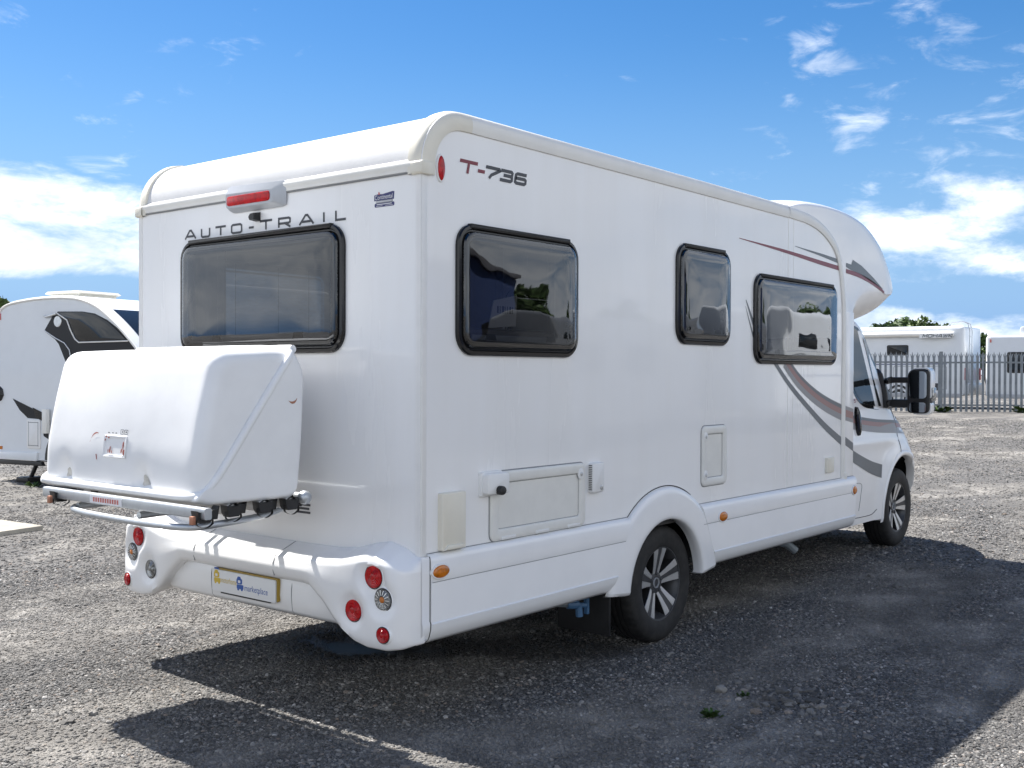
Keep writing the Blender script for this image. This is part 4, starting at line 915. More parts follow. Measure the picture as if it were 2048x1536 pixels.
# mirror with two arms
for sgn in (0, 1):
    FY = (lambda y: y) if sgn == 0 else (lambda y: BW-y)
    MF = lambda a, b, d: (5.800-d, FY(a), b)
    mr = part(MB().prism(round_poly([(-.128, 1.28), (-.312, 1.28), (-.312, 1.655), (-.128, 1.655)], [.04, .05, .05, .08], 6), MF, -.10, .0, .012, True), 'mirror', 'black_plastic', None, 40)
    sh = MB(); sh.prism(round_poly([(-.150, 1.405), (-.318, 1.405), (-.318, 1.668), (-.150, 1.668)], [.02, .02, .06, .08], 6), lambda a, b, d: (5.83+d, FY(a), b), 0, .17, .06, True); sh.prism(round_poly([(-.16, 1.268), (-.318, 1.268), (-.318, 1.372), (-.16, 1.372)], [.04, .04, .02, .02], 5), lambda a, b, d: (5.83+d, FY(a), b), 0, .13, .04, True)
    part(sh, 'mirror_cover', 'white_gelcoat', mr, 40)
    part(MB().box(5.85, 5.97, *sorted((FY(-.302), FY(-.322))), 1.385, 1.50, .01), 'indicator', 'clear_lens', mr)
    part(MB().prism(rrect(-.295, 1.405, -.150, 1.635, .035, 5), MF, .0, .004), 'mirror_glass', 'mirror', mr)
    part(MB().prism(rrect(-.290, 1.288, -.150, 1.372, .025, 5), MF, .0, .004), 'mirror_glass', 'mirror', mr)
    part(MB().box(5.84, 5.90, *sorted((FY(.02), FY(-.15))), 1.535, 1.585, .012), 'mirror_arm', 'black_plastic', mr)
    part(MB().box(5.83, 5.90, *sorted((FY(.02), FY(-.15))), 1.325, 1.395, .012), 'mirror_arm', 'black_plastic', mr)
    for zz in (1.56, 1.36): part(MB().tube([(5.87, FY(.03), zz), (5.93, FY(.06), zz), (6.02, FY(.12), zz-.01)], .030, 8), 'mirror_arm', 'black_plastic', mr)
    part(MB().prism([(5.94, 1.315), (6.18, 1.305), (6.14, 1.42), (6.05, 1.60), (6.00, 1.66), (5.97, 1.62), (5.95, 1.45)], (CABM if sgn == 0 else (lambda a, b, d: (a, BW-CABM(a, b, d)[1], b))), -.005, .045, .015), 'mirror_bracket', 'black_plastic', mr)
# front lamps (out of sight from behind, real nonetheless)
for y in (.36, 1.88): part(MB().loft([(rrect(y-.16, .93, y+.16, 1.12, .05), 0), (rrect(y-.15, .94, y+.15, 1.11, .05), .02)], lambda a, b, d: (interp(b, CZ, CF)-interp(b, CZ, CR)+interp(b, CZ, CR)*(1-min(1, abs(a-1.12)/(1.12-cab_y(b)))**2.3)**(1/2.3)+d*.4-.002, a, b)), 'headlight', 'clear_lens', cab)

# ------------------------------------------------------------------ luggage box and rack behind the motorhome
def resample(poly, step):
    out = []; k = len(poly)
    for i in range(k):
        a = np.array(poly[i]); b = np.array(poly[(i+1) % k]); m = max(1, int(np.linalg.norm(b-a)/step))
        for j in range(m): out.append(tuple(a+(b-a)*j/m))
    return out
BOX = thing('luggage_box', 'white plastic clamshell luggage box with a scraped logo strapped on the rear rack', 'luggage box', (-.45, 1.22, 1.04))
OUTX = lambda zz: interp(zz, [1.05, 1.12, 1.24, 1.34, 1.46, 1.69], [-.740, -.740, -.735, -.720, -.698, -.638])
def shell(poly, y0, y1, rho, dents=()):
    poly = resample(poly, .032); rows = []
    es = [rho*(1-math.cos(t)) for t in np.linspace(0, PI/2, 7)]
    st_ = [y0+e for e in es]+list(np.linspace(y0+rho, y1-rho, 40))[1:-1]+[y1-e for e in es[::-1]]
    for y in st_:
        e = min(y-y0, y1-y); ins = rho-math.sqrt(max(0, rho*rho-(rho-e)**2)) if e < rho else 0
        xs__ = [p[0] for p in poly]; zs__ = [p[1] for p in poly]; mx_, mz_ = (min(xs__)+max(xs__))/2, (min(zs__)+max(zs__))/2; kx_, kz_ = 1-2*ins/(max(xs__)-min(xs__)), 1-2*ins/(max(zs__)-min(zs__))
        P = [(mx_+(a-mx_)*kx_, mz_+(b-mz_)*kz_) for a, b in poly]; r_ = []
        for x, zz in P:
            for dy, dz, ry, rz, dep in dents:
                if x < -.55: x += dep*math.exp(-((y-dy)/ry)**2-((zz-dz)/rz)**2)
            x += .004*math.sin(y*5.1+zz*3)*(1 if x < -.5 else 0)
            r_.append((x, y, zz))
        rows.append(r_)
    return MB().rows(rows, True, True, True)
FULL = round_poly([(-.20, 1.712), (-.30, 1.727), (-.635, 1.710), (-.700, 1.46), (-.738, 1.24), (-.740, 1.11), (-.735, 1.06), (-.70, 1.048), (-.215, 1.042), (-.19, 1.3), (-.175, 1.62)], [.02, .05, .075, .12, .10, .03, .02, .02, .06, .1, .06])
BASE = round_poly([(-.220, 1.705), (-.165, 1.62), (-.178, 1.3), (-.205, 1.035), (-.70, 1.040), (-.750, 1.060), (-.745, 1.082), (-.70, 1.100), (-.62, 1.185), (-.45, 1.415), (-.30, 1.615)], [.02, .06, .1, .06, .03, .01, .01, .02, .05, .1, .05])
DENTS = [(1.665, 1.105, .045, .07, .045), (1.0, 1.10, .045, .07, .045)]
lid = shell(FULL, .575, 1.890, .070, DENTS).build('lid', 'box_plastic', BOX, 50)
shell(BASE, .560, 1.906, .022).build('base', 'box_plastic', BOX, 50)
fp = smooth_path([(-0.215, 0.690, 1.722), (-0.218, 0.610, 1.715), (-0.245, 0.576, 1.68), (-0.300, 0.571, 1.615), (-0.450, 0.569, 1.415), (-0.620, 0.570, 1.185), (-0.685, 0.578, 1.108), (-0.722, 0.590, 1.083), (-0.747, 0.660, 1.075), (-0.750, 0.900, 1.074), (-0.750, 1.500, 1.074), (-0.747, 1.810, 1.075), (-0.722, 1.875, 1.083), (-0.685, 1.896, 1.108), (-0.620, 1.904, 1.185), (-0.450, 1.906, 1.415), (-0.300, 1.902, 1.615), (-0.245, 1.896, 1.68), (-0.218, 1.860, 1.715), (-0.215, 1.742, 1.722)], 6, True)
MB().tube(fp, .018, 10, False, True).build('rim_flange', 'box_plastic', BOX, 60)
OUTM = lambda a, b, d: (OUTX(b+.05)-.004-d, a+.055, b+.05)
of = rrect(1.075, 1.165, 1.265, 1.268, .008, 3); inf = offset(of, -.012)
MB().loft([(of, .0), (offset(of, -.003), .006), (inf, .004), (offset(inf, -.003), .001)], OUTM).build('logo_recess', 'box_plastic', lid, 30)
sm_ = MB()
def blob(cx, cz, rx, rz, n=8): sm_.prism([(cx+rx*random.uniform(.6, 1.1)*math.cos(q*2*PI/n), cz+rz*random.uniform(.6, 1.1)*math.sin(q*2*PI/n)) for q in range(n)], OUTM, .0045, .0058)
for cx_, cz_, rx_, rz_ in ((1.095, 1.225, .006, .022), (1.085, 1.195, .007, .018), (1.105, 1.20, .005, .012), (1.20, 1.20, .005, .018), (1.215, 1.195, .003, .01), (1.185, 1.192, .003, .008), (1.245, 1.262, .007, .006), (1.225, 1.255, .008, .004), (1.252, 1.245, .004, .006)): blob(cx_, cz_, rx_, rz_)
sm_.build('scraped_print', 'scar_red', lid)
a_ = MB(); ap = [(1.335-.05*math.cos(t), 1.215+.062*math.sin(t)) for t in np.linspace(2.9, 1.2, 10)]
a_.rows([[OUTM(p[0], p[1], .004) for p in ap], [OUTM(p[0]+.002, p[1]-.007*math.sin(PI*i/9)-.001, .004) for i, p in enumerate(ap)]]); a_.prism([(1.318, 1.175), (1.323, 1.175), (1.316, 1.150), (1.312, 1.150)], OUTM, .003, .0042); a_.build('scraped_print', 'scar_red', lid)
d_ = MB()
for y_, w_ in ((1.235, .010), (1.20, .008), (1.172, .008)): d_.prism([(y_, 1.276), (y_-w_, 1.276), (y_-w_, 1.281), (y_, 1.281)], OUTM, .0035, .0045)
for y_ in (1.118, 1.085):
    o_ = rrect(y_-.014, 1.274, y_+.016, 1.296, .004, 2); d_.loft([(o_, .004), (offset(o_, -.0025), .004)], OUTM, cap=False); d_.prism(ellipse(y_, 1.285, .004, .004, 7), OUTM, .0035, .0045)
d_.build('worn_print', 'decal_dark', lid)
gr_ = MB()
for gy in (1.665, 1.0):
    pts_ = [(gy+.012+.020*math.cos(q*2*PI/12)*(1 if math.sin(q*2*PI/12) < 0 else .6), 1.118+.030*math.sin(q*2*PI/12)) for q in range(12)]
    gr_.prism(pts_, lambda a, b, d: (OUTX(b)+.045*math.exp(-((a-gy)/.045)**2-((b-1.105)/.07)**2)-.003-d, a, b), 0, .001)
gr_.build('grime_mark', 'grime_light', lid)
e_ = MB()
for px, py in ((-.26, 1.585), (-.52, 1.235)): e_.prism(ellipse(px, py, .006, .006, 8), lambda a, b, d: (a, .575-d, b), -.004, .002)
e_.build('fixing', 'grime', lid)
sc_ = MB(); sp_ = [(-.245+.03*math.cos(t), 1.50+.022*math.sin(t)) for t in np.linspace(-2.4, -.3, 9)]
sc_.rows([[(p[0], .5585, p[1]) for p in sp_], [(p[0]+.002, .5585, p[1]-.010*math.sin(PI*i/8)-.001) for i, p in enumerate(sp_)]]); sc_.build('scuff', 'copper', BOX)

for ob in list(BOX.children)+list(lid.children):
    if ob.type == 'MESH': ob.data.transform(Matrix.Translation((-.025, 0, 0)))
RACK = thing('bike_rack', 'silver tube bike rack with black wheel straps bolted to the rear wall', 'bike rack', (-.45, 1.2, .96))
def rp(mb, name, mt, ang=40): return mb.build(name, mt, RACK, ang)
RX = (-.80, -.60, -.43, -.28)
for i, x in enumerate(RX):
    if i == 0:
        rl = rp(MB().prism(rrect(-.024, 1.000, .012, 1.048, .008, 3), lambda a, b, d: (x+a, .44+d, b), 0, 1.33, .004, True), 'wheel_rail', 'alu_tube')
        MB().prism(rrect(1.06, 1.006, 1.33, 1.041, .004, 2), lambda a, b, d: (x-.0245-d, a, b), 0, .0012).build('rail_label', 'decal_white', rl)
        lab = MB()
        for q in range(11): lab.prism([(1.30-q*.02, 1.013), (1.30-q*.02-.013, 1.013), (1.30-q*.02-.013, 1.033), (1.30-q*.02, 1.033)], lambda a, b, d: (x-.0258-d, a, b), 0, .0006)
        lab.build('rail_label_print', 'sticker_red', rl)
    else: rl = rp(MB().tube([(x, .565, 1.012), (x, 1.74, 1.012)], .026, 12), 'wheel_rail', 'white_plastic')
    ends = [(.50 if i == 0 else .575, 1)] + ([(1.66, -1)] if i == 0 else [(1.64, -1)])
    for y, s in ends:
        hl = rp(MB().prism([(-.024, .984), (.024, .984), (.034, 1.0), (.040, 1.036), (.028, 1.030), (-.028, 1.030), (-.040, 1.036), (-.034, 1.0)], lambda a, b, d: (x+a, y-.012+d, b), -.022, .030, .006, True), 'wheel_cup', 'black_plastic')
        MB().prism([(-.034, .988), (.034, .988), (.052, 1.044), (.030, 1.028), (-.030, 1.028), (-.052, 1.044)], lambda a, b, d: (x+.07+a*.6, y+.03+d, b), -.02, .03, .006, True).build('cup_wedge', 'black_plastic', hl)
        sp = smooth_path([(x-.032, y-.02, 1.015), (x-.040, y-.026, .985), (x-.030, y-.028, .972), (x, y-.03, .962), (x+.030, y-.028, .972), (x+.040, y-.026, .985), (x+.030, y-.02, 1.025), (x, y-.02, 1.040)], 4, True)
        mbs = MB(); mbs.rows([[(p[0], p[1]-.008, p[2]) for p in sp+sp[:1]], [(p[0], p[1]+.008, p[2]) for p in sp+sp[:1]]]); mbs.build('strap', 'black_plastic', hl)
        if i == 0: MB().box(x-.062, x-.044, y-.030, y-.006, .980, 1.016, .004).build('buckle', 'copper', hl)
for y in (.98, 1.50):
    rp(MB().tube([(-.02, y, 1.0), (-.08, y, .985), (-.5, y, .975), (-.79, y, .972)], .017, 10), 'support_arm', 'alu_tube')
    rp(MB().box(-.03, -.002, y+.065, y+.115, .96, 1.05, .006), 'wall_bracket', 'silver_grey')
lo = smooth_path([(-.05, .78, .98), (-.35, .64, .950), (-.70, .56, .945), (-.80, .62, .940), (-.835, .85, .940), (-.84, 1.2, .942), (-.83, 1.40, .945), (-.80, 1.52, .950), (-.70, 1.56, .955), (-.35, 1.58, .965), (-.05, 1.58, .98)], 6)
lo = [(p[0], p[1], p[2]+.012) for p in lo]
rp(MB().tube(lo, .015, 10), 'hoop', 'alu_tube', 60)
kb = MB(); kb.lathe([(.0, 0), (.018, .003), (.030, .014), (.033, .03), (.030, .046), (.02, .056)], (-.19, .535, 1.030), (0, 1, 0), 20); kb.tube([(-.19, .585, 1.030), (-.19, 1.7, 1.030)], .022, 12); rp(kb, 'cross_bar', 'alu_tube', 50)

# ------------------------------------------------------------------ neighbouring touring caravan (left)
R2 = np.array([_R[0], _R[1], 0]); R2 /= np.linalg.norm(R2); F2 = np.array([_F[0], _F[1], 0]); F2 /= np.linalg.norm(F2)
class Frame:
    def __init__(s, o, ang, flip=1):
        """o: ground point of the near side's image-left end; ang: turn of the side's image-right direction towards the camera"""
        s.o = np.array(o, float); A = math.radians(ang); s.ux = math.cos(A)*R2-math.sin(A)*F2; s.n = -(math.cos(A)*F2+math.sin(A)*R2)
    def __call__(s, a, b, d): p = s.o+s.ux*a+s.n*d; return (p[0], p[1], p[2]+b)
    def pix(s, u, v): p = on_plane(u, v, s.o, s.n)-s.o; return (float(p @ s.ux), float(p[2]))
cvo = np.array([4.1, 12.6, 0.]); cvo[2] = gz1(4.1, 12.6)
CV = Frame(cvo, 30)
def cvp(pts): return [CV.pix(*p) for p in pts]
car = thing('touring_caravan', 'white teardrop touring caravan with black window graphics beside the motorhome', 'caravan', CV(1.6, 0, -1.0))
def cpart(mb, name, mt, parent=None, ang=35, label=None): return mb.build(name, mt, parent or car, ang)
CW = 2.02
prof = smooth_path(cvp([(-7, 760), (-6, 660), (-2, 626), (14, 609), (50, 600), (92, 595), (132, 594), (162, 598), (192, 611), (222, 636), (250, 666), (277, 700)]) + [(3.33, 1.58), (3.60, 1.20), (3.68, .92), (3.60, .62), (3.46, .42)], 5)
bot = [(3.46, .36), (2.15, .33), (.05, .33), (.0, .40)]
full = prof+bot
rows = [[CV(a, b, .0) for a, b in full], [CV(a, b, -.03) for a, b in offset(full, .022)], [CV(a, b, -CW+.03) for a, b in offset(full, .022)], [CV(a, b, -CW) for a, b in full]]
cpart(MB().rows(rows, True), 'body_skin', 'caravan_white', None, 40)
for d in (.0, -CW): cpart(holed(MB(), full, [], lambda a, b, q, d=d: CV(a, b, d)), 'side_panel', 'caravan_white')
edge = [(a, b) for a, b in prof]
cpart(MB().tube([CV(a, b, .004) for a, b in offset(full, -.012)[:len(prof)]], .018, 8), 'edge_trim', 'rail_white')
# panoramic front window on the sloping nose
fw = [p for p in prof if 2.30 < p[0] < 3.55]
cpart(MB().rows([[CV(a+.024, b+.016, -q) for q in (.16, .6, 1.0, 1.4, CW-.16)] for a, b in fw]), 'front_window', 'dark_grey_window', None, 60)
# black graphics and side window, traced on the side plane
def flat(pts, d, name, mt, th=.004): return cpart(MB().prism(cvp(pts), CV, d-th, d), name, mt)
flat([(89, 662), (108, 628), (117, 623), (165, 623), (190, 627), (215, 640), (245, 664), (265, 690), (285, 720), (285, 745), (190, 750), (140, 740), (132, 724), (118, 688), (110, 678)], .006, 'graphic_panel', 'dark_paint')
swp = cvp([(116, 625), (165, 624), (192, 629), (218, 644), (243, 668), (255, 681), (160, 684), (150, 672), (140, 645)])
sw = cpart(MB().prism(swp, CV, .004, .016, .006), 'side_window', 'dark_grey_window')
cpart(MB().tube([CV(*p, .020) for p in cvp([(114, 625), (136, 640), (143, 660), (152, 678), (160, 685), (258, 682)])], .010, 6), 'window_trim', 'rail_white', sw)
cpart(MB().tube([CV(*p, .012) for p in cvp([(90, 661), (112, 676), (130, 686), (140, 700), (142, 712)])], .007, 6), 'graphic_line', 'caravan_white')
flat([(26, 797), (64, 816), (100, 840), (100, 850), (78, 838), (56, 836), (40, 820)], .006, 'graphic_panel', 'dark_paint')
flat([(66, 815), (92, 828), (95, 845), (72, 834)], .008, 'graphic_panel', 'black_gloss')
flat([(85, 842), (97, 850), (97, 878), (88, 872)], .006, 'graphic_panel', 'dark_paint')
cpart(MB().lathe([(.0, .014), (.075, .013), (.085, .0)], CV(*CV.pix(116, 643), .0), CV.n, 20), 'emblem', 'silver')
gl = cvp([(55, 838), (82, 838), (82, 898), (55, 898)]); gp = rrect(gl[0][0], gl[2][1], gl[1][0], gl[0][1], .03, 4)
gd = cpart(MB().prism(gp, CV, -.002, .016, .006), 'locker_door', 'white_plastic'); cpart(MB().loft([(offset(gp, -.04), .0165), (offset(gp, -.05), .0175)], CV, cap=False), 'door_groove', 'seam', gd)
cpart(MB().tube([CV(*p, .03) for p in cvp([(91, 632), (96, 634), (104, 632), (116, 628)])], .016, 8), 'grab_handle', 'silver')
cpart(MB().prism(cvp([(-7, 902), (78, 905), (76, 922), (-7, 917)]), CV, -.01, .03, .008), 'skirt', 'caravan_white'); cpart(MB().prism(cvp([(-7, 918), (84, 924), (88, 932), (-7, 927)]), CV, -.03, .025, .004), 'lower_trim', 'black_plastic')
wx, _z = CV.pix(140, 930)
ar = [(wx+.50*math.cos(a), .34+.50*math.sin(a)) for a in np.linspace(PI, 0, 20)]
cpart(MB().rows([[CV(a, b, .03) for a, b in ar], [CV(wx+(a-wx)*.86, .34+(b-.34)*.86, .035) for a, b in ar], [CV(wx+(a-wx)*.84, .34+(b-.34)*.84, .004) for a, b in ar], [CV(wx+(a-wx)*.02, .34+(b-.34)*.02, .004) for a, b in ar]]), 'wheel_arch', 'black_plastic')
for d in (.0, -CW+.2):
    cw_ = bpy.data.objects.new('wheel', None); C.objects.link(cw_); cw_.parent = car; cw_.matrix_parent_inverse = Matrix.Translation(-Vector(car.location))
    cpart(MB().lathe([(.17, .0), (.20, -.01), (.28, -.005), (.32, -.03), (.33, -.06), (.33, -.14), (.31, -.17), (.2, -.18)], CV(wx, .33, d+.05), CV.n, 40), 'tyre', 'rubber', car); cpart(MB().lathe([(.18, -.03), (.15, -.02), (.06, .0), (.0, .0)], CV(wx, .33, d+.05), CV.n, 30), 'wheel_rim', 'silver', car)
    bpy.data.objects.remove(cw_)
# rear lamp cluster, marker, steady, roof vent, jockey parts
cpart(MB().loft([(cvp([(-20, 772), (0, 772), (6, 778), (8, 790), (4, 800), (-3, 805), (-20, 805)]), .0), (cvp([(-20, 776), (-1, 776), (4, 781), (5, 790), (2, 797), (-4, 801), (-20, 801)]), .05)], CV), 'lamp_cluster', 'black_plastic')
cpart(MB().prism(cvp([(-8, 786), (1, 786), (1, 795), (-8, 795)]), CV, .048, .056), 'lamp', 'amber_lens'); cpart(MB().prism(cvp([(-6, 627), (2, 627), (2, 640), (-6, 640)]), CV, -.002, .014, .004), 'marker_lamp', 'sticker_red'); cpart(MB().prism(cvp([(-6, 892), (5, 892), (5, 898), (-6, 898)]), CV, -.002, .010), 'reflector', 'amber_lens')
s0 = CV.pix(60, 930)[0]; sl_ = CV.pix(48, 968)
stg = MB(); stg.tube([CV(s0+.08, .36, -.1), CV(sl_[0]+.02, .06, -.1)], .03, 8); stg.box(sl_[0]-.12, sl_[0]+.14, .0, .07, -.22, .04, .01, m=lambda a, b, c: CV(a, b, c)); cpart(stg, 'corner_steady', 'black_plastic')
cpart(MB().tube([CV(.3, .3, -1.0), CV(3.4, .3, -1.0)], .06, 8), 'chassis_rail', 'chassis')
v0 = CV.pix(64, 588); v1 = CV.pix(132, 588); zt_ = CV.pix(100, 596)[1]
cpart(MB().loft([([(v0[0]+.12, -.1), (v1[0]-.05, -.1), (v1[0]-.05, .55), (v0[0]+.12, .55)], 0), ([(v0[0]+.12, -.1), (v1[0]-.05, -.1), (v1[0]-.05, .55), (v0[0]+.12, .55)], .05), ([(v0[0], -.14), (v1[0], -.14), (v1[0], .6), (v0[0], .6)], .075), ([(v0[0]+.03, -.12), (v1[0]-.04, -.12), (v1[0]-.04, .58), (v0[0]+.03, .58)], .11)], lambda a, b, d: CV(a, zt_+.005+d, -.35-b)), 'roof_vent', 'cream_plastic')
cpart(MB().box(*CV.pix(92, 0)[:1], CV.pix(101, 0)[0], CV.pix(0, 862)[1], CV.pix(0, 815)[1], .02, .08, .01, m=lambda a, b, c: CV(a, b, c)), 'awning_bracket', 'rail_white')

# ------------------------------------------------------------------ concrete slab at left
sx0, sy0 = 2.02, 7.32
slab = MB(); q = [gp_ for gp_ in [(2.05, 7.25), (1.55, 7.15), (.2, 9.6), (.75, 9.9)]]
slab.prism([(2.05, 7.28), (.35, 6.95), (.1, 8.3), (1.95, 8.7)], lambda a, b, d: (a, b, gz1(a, b)+d), -.03, .045, .008)
tag(slab.build('concrete_slab', 'concrete'), 'flat pale concrete slab lying on the gravel by the caravan', 'slab')

# ------------------------------------------------------------------ palisade fence
FA = at_depth(1735, 768, 33.2); FB = at_depth(2140, 768, 32.2); fdir = (FB-FA)*[1, 1, 0]; flen = np.linalg.norm(fdir); fdir /= flen; fn = np.array([-fdir[1], fdir[0], 0]);
if fn @ F2 > 0: fn = -fn
FH = 1.80
fence = thing('palisade_fence', 'galvanised steel palisade fence with splayed spikes across the end of the yard', 'fence', (FA[0], FA[1], gz1(FA[0], FA[1])))
def fpos(s, d=0.0): p = FA+fdir*s+fn*d; return p[0], p[1]
pale = MB(); hw = .036
ot = [(-hw, 0), (hw, 0), (hw, 1.60), (hw*1.75, 1.74), (hw*1.2, 1.715), (hw*.5, 1.66), (hw*.45, 1.72), (0, 1.80), (-hw*.45, 1.72), (-hw*.5, 1.66), (-hw*1.2, 1.715), (-hw*1.75, 1.74), (-hw, 1.60)]
def palem(a, b, d): return (fdir[0]*a+fn[0]*(d+(.012 if abs(a) > hw*.9 else 0)), fdir[1]*a+fn[1]*(d+(.012 if abs(a) > hw*.9 else 0)), b)
holed(pale, ot, [], lambda a, b, d: palem(a, b, .008)); holed(pale, ot, [], lambda a, b, d: palem(a, b, -.004)); pale.rows([[palem(a, b, .008) for a, b in ot], [palem(a, b, -.004) for a, b in ot]], True)
pale.rows([[palem(-.010, .05, .010), palem(0, .05, .026), palem(.010, .05, .010)], [palem(-.010, 1.62, .010), palem(0, 1.62, .026), palem(.010, 1.62, .010)]])
p0 = None; npale = int(flen/.155)
for i in range(npale):
    x, y = fpos(i*.155+.05, .045); zz = gz1(x, y)+.02
    if p0 is None:
        p0 = pale.build('pale', 'galvanised', None, 30); p0.parent = fence; p0.matrix_parent_inverse = Matrix.Translation(-fence.location); o = p0
    else: o = p0.copy(); C.objects.link(o)
    o.location = (x, y, zz); o.rotation_euler = (0, 0, random.uniform(-.02, .02))
for hz in (.20, 1.48):
    a, b = fpos(0, 0), fpos(flen, 0); MB().rows([[(p[0]+fn[0]*d, p[1]+fn[1]*d, gz1(*p)+.02+hz+h) for d, h in ((.030, -.025), (.030, .025), (-.02, .025), (-.02, -.025))] for p in (fpos(flen*k/8) for k in range(9))], True).build('fence_rail', 'galvanised', fence, 30)
for k, s in enumerate((2.12, 4.9)):
    x, y = fpos(s, -.0); e = lambda dx, dd: (x+fdir[0]*dx+fn[0]*dd, y+fdir[1]*dx+fn[1]*dd)
    MB().rows([[(*e(a, b), gz1(x, y)+h) for a, b in ((-.045, .065), (.045, .065), (.045, -.03), (-.045, -.03))] for h in (-.05, 1.83)], True, True, True).build('fence_post', 'galvanised', fence, 20)

# ------------------------------------------------------------------ motorhomes parked behind the fence
def simple_home(name, label, fr, Ln, W_, H_, feats, body='caravan_white', group=None, cab_at=0, top_r=.16):
    o = thing(name, label, 'motorhome', fr(Ln/2, 0, -W_/2), group)
    P = lambda mb, nm, mt, par=None, ang=35: mb.build(nm, mt, par or o, ang)
    sec = round_poly([(0, .42), (0, H_), (-W_, H_), (-W_, .42)], [.03, top_r, top_r, .03], 6)     # cross section (d, z)
    rows = []
    for e, ins in ((0, .10), (.02, .05), (.07, .015), (.16, .0), (Ln-.16, 0), (Ln-.07, .015), (Ln-.02, .05), (Ln, .10)):
        q = offset(sec, -ins) if ins else sec; rows.append([fr(e, b, a) for a, b in q])
    P(MB().rows(rows, True, True, True), 'body', body, None, 40)
    P(MB().prism(rrect(.12, .36, Ln-.1, .50, .03), fr, -.05, .012, .006), 'skirt', 'silver_grey' if body != 'van_grey' else 'black_plastic')
    for x in feats.get('wheels', (.95, Ln-1.3)):
        P(MB().lathe([(.19, .0), (.21, .01), (.28, .004), (.33, -.02), (.34, -.05), (.34, -.2), (.3, -.23)], fr(x, .34, .0), fr.n, 30), 'tyre', 'rubber'); P(MB().lathe([(.2, -.02), (.16, -.01), (.05, .0), (0, .0)], fr(x, .34, .0), fr.n, 24), 'wheel_rim', 'silver'); P(MB().lathe([(.42, -.002), (.42, .008), (.345, .008), (.345, -.05)], fr(x, .36, .0), fr.n, 30), 'wheel_arch', 'black_plastic')
    for x0, z0, x1, z1 in feats.get('windows', ()):
        q = rrect(x0, z0, x1, z1, .05, 4); f = P(MB().loft([(q, 0), (q, .012), (offset(q, -.01), .018), (offset(q, -.05), .018)], fr, cap=False), 'window', 'black_plastic'); P(MB().loft([(offset(q, -.04), .014), (offset(q, -.07), .018)], fr), 'pane', feats.get('pane', 'dark_grey_window'), f)
    for x0, z0, x1, z1 in feats.get('bands', ()): P(MB().prism([(x0, z0), (x1, z0+.01), (x1, z1), (x0, z1-.01)], fr, .0, .003), 'stripe', 'decal_navy')
    for x0, z0, x1, z1 in feats.get('doors', ()):
        q = rrect(x0, z0, x1, z1, .06, 4); P(MB().loft([(q, .003), (offset(q, -.015), .004)], fr, cap=False), 'door_outline', 'seam')
    for x0, z0, x1, z1 in feats.get('grilles', ()): P(MB().prism(rrect(x0, z0, x1, z1, .02, 3), fr, 0, .006), 'grille', 'decal_dark')
    return o, P
zA = gz1(*(at_depth(1930, 768, 36.3)[:2]))
LnA = 6.6; oA = at_depth(1928, 768, 36.0); 
fA = Frame((0, 0, 0), 36); oo = oA-fA.ux*LnA; fA.o = np.array([oo[0], oo[1], zA])
HA = 2.76
def pA(u, v): return fA.pix(u, v)
wA = [*pA(1774, 711), *pA(1817, 690)]
hA, PA = simple_home('motorhome', 'cream white motorhome with rolled awning and rear ladder behind the fence', fA, LnA, 2.3, HA, {'windows': [tuple(wA), (.9, 1.45, 1.9, 2.05)], 'bands': [(3.2, 1.46, LnA-.55, 1.50)], 'wheels': (.95, pA(1797, 780)[0]), 'doors': [(LnA-2.3, .62, LnA-.55, 1.42)], 'grilles': [(LnA-1.62, .60, LnA-.72, .84)]})
aw0 = pA(1735, 668); aw1 = pA(1905, 668)
awn = PA(MB().tube([fA(1.5, aw1[1], .09), fA(aw1[0], aw1[1], .09)], .085, 14), 'awning', 'rail_white'); MB().tube([fA(aw1[0], aw1[1], .09), fA(aw1[0]+.06, aw1[1], .09)], .078, 14).build('awning_end_cap', 'white_plastic', awn)
mk = MB(); xx = pA(1848, 668)[0]; zz = aw1[1]-.105
for i, ch in enumerate('MOHAWK'): letter(mk, ch, fA, xx+i*.165, zz, .135, .10, .026, .192, .35)
lbp = PA(MB().prism(rrect(xx-.1, zz-.02, aw1[0], zz+.125, .02, 3), fA, .165, .188), 'awning_plate', 'white_plastic'); mk.build('awning_lettering', 'decal_grey', lbp)
PA(MB().prism(rrect(1.0, HA-.20, LnA-.4, HA-.17, .01, 2), fA, 0, .02), 'gutter', 'rail_white')
# ladder and rear lamps on the rear end
rearA = lambda a, b, d: (lambda p: (p[0]+fA.ux[0]*d, p[1]+fA.ux[1]*d, p[2]))(fA(LnA, b, -a))
for a in (.30, .62):
    PA(MB().tube([rearA(a, .95, .10), rearA(a, 2.6, .10), rearA(a, 2.82, .04), rearA(a, 2.90, -.12), rearA(a, 2.86, -.5), rearA(a, 2.74, -.62)], .018, 8), 'ladder_rail', 'alu_tube')
for h in np.arange(1.05, 2.7, .27): PA(MB().tube([rearA(.30, h, .10), rearA(.62, h, .10)], .014, 6), 'ladder_rung', 'alu_tube')
PA(MB().prism(rrect(.08, .95, .20, 1.35, .02), rearA, 0, .03), 'tail_lamp', 'red_lens'); PA(MB().prism(rrect(2.1, .95, 2.22, 1.35, .02), rearA, 0, .03), 'tail_lamp', 'red_lens'); PA(MB().prism(rrect(.06, .45, 2.24, .85, .05), rearA, 0, .12, .04), 'rear_bumper', 'caravan_white')
oB = at_depth(1971, 768, 35.4); fB = Frame((oB[0], oB[1], gz1(oB[0], oB[1])), 26)
wB = [*fB.pix(2014, 746), 3.2, fB.pix(2014, 704)[1]]
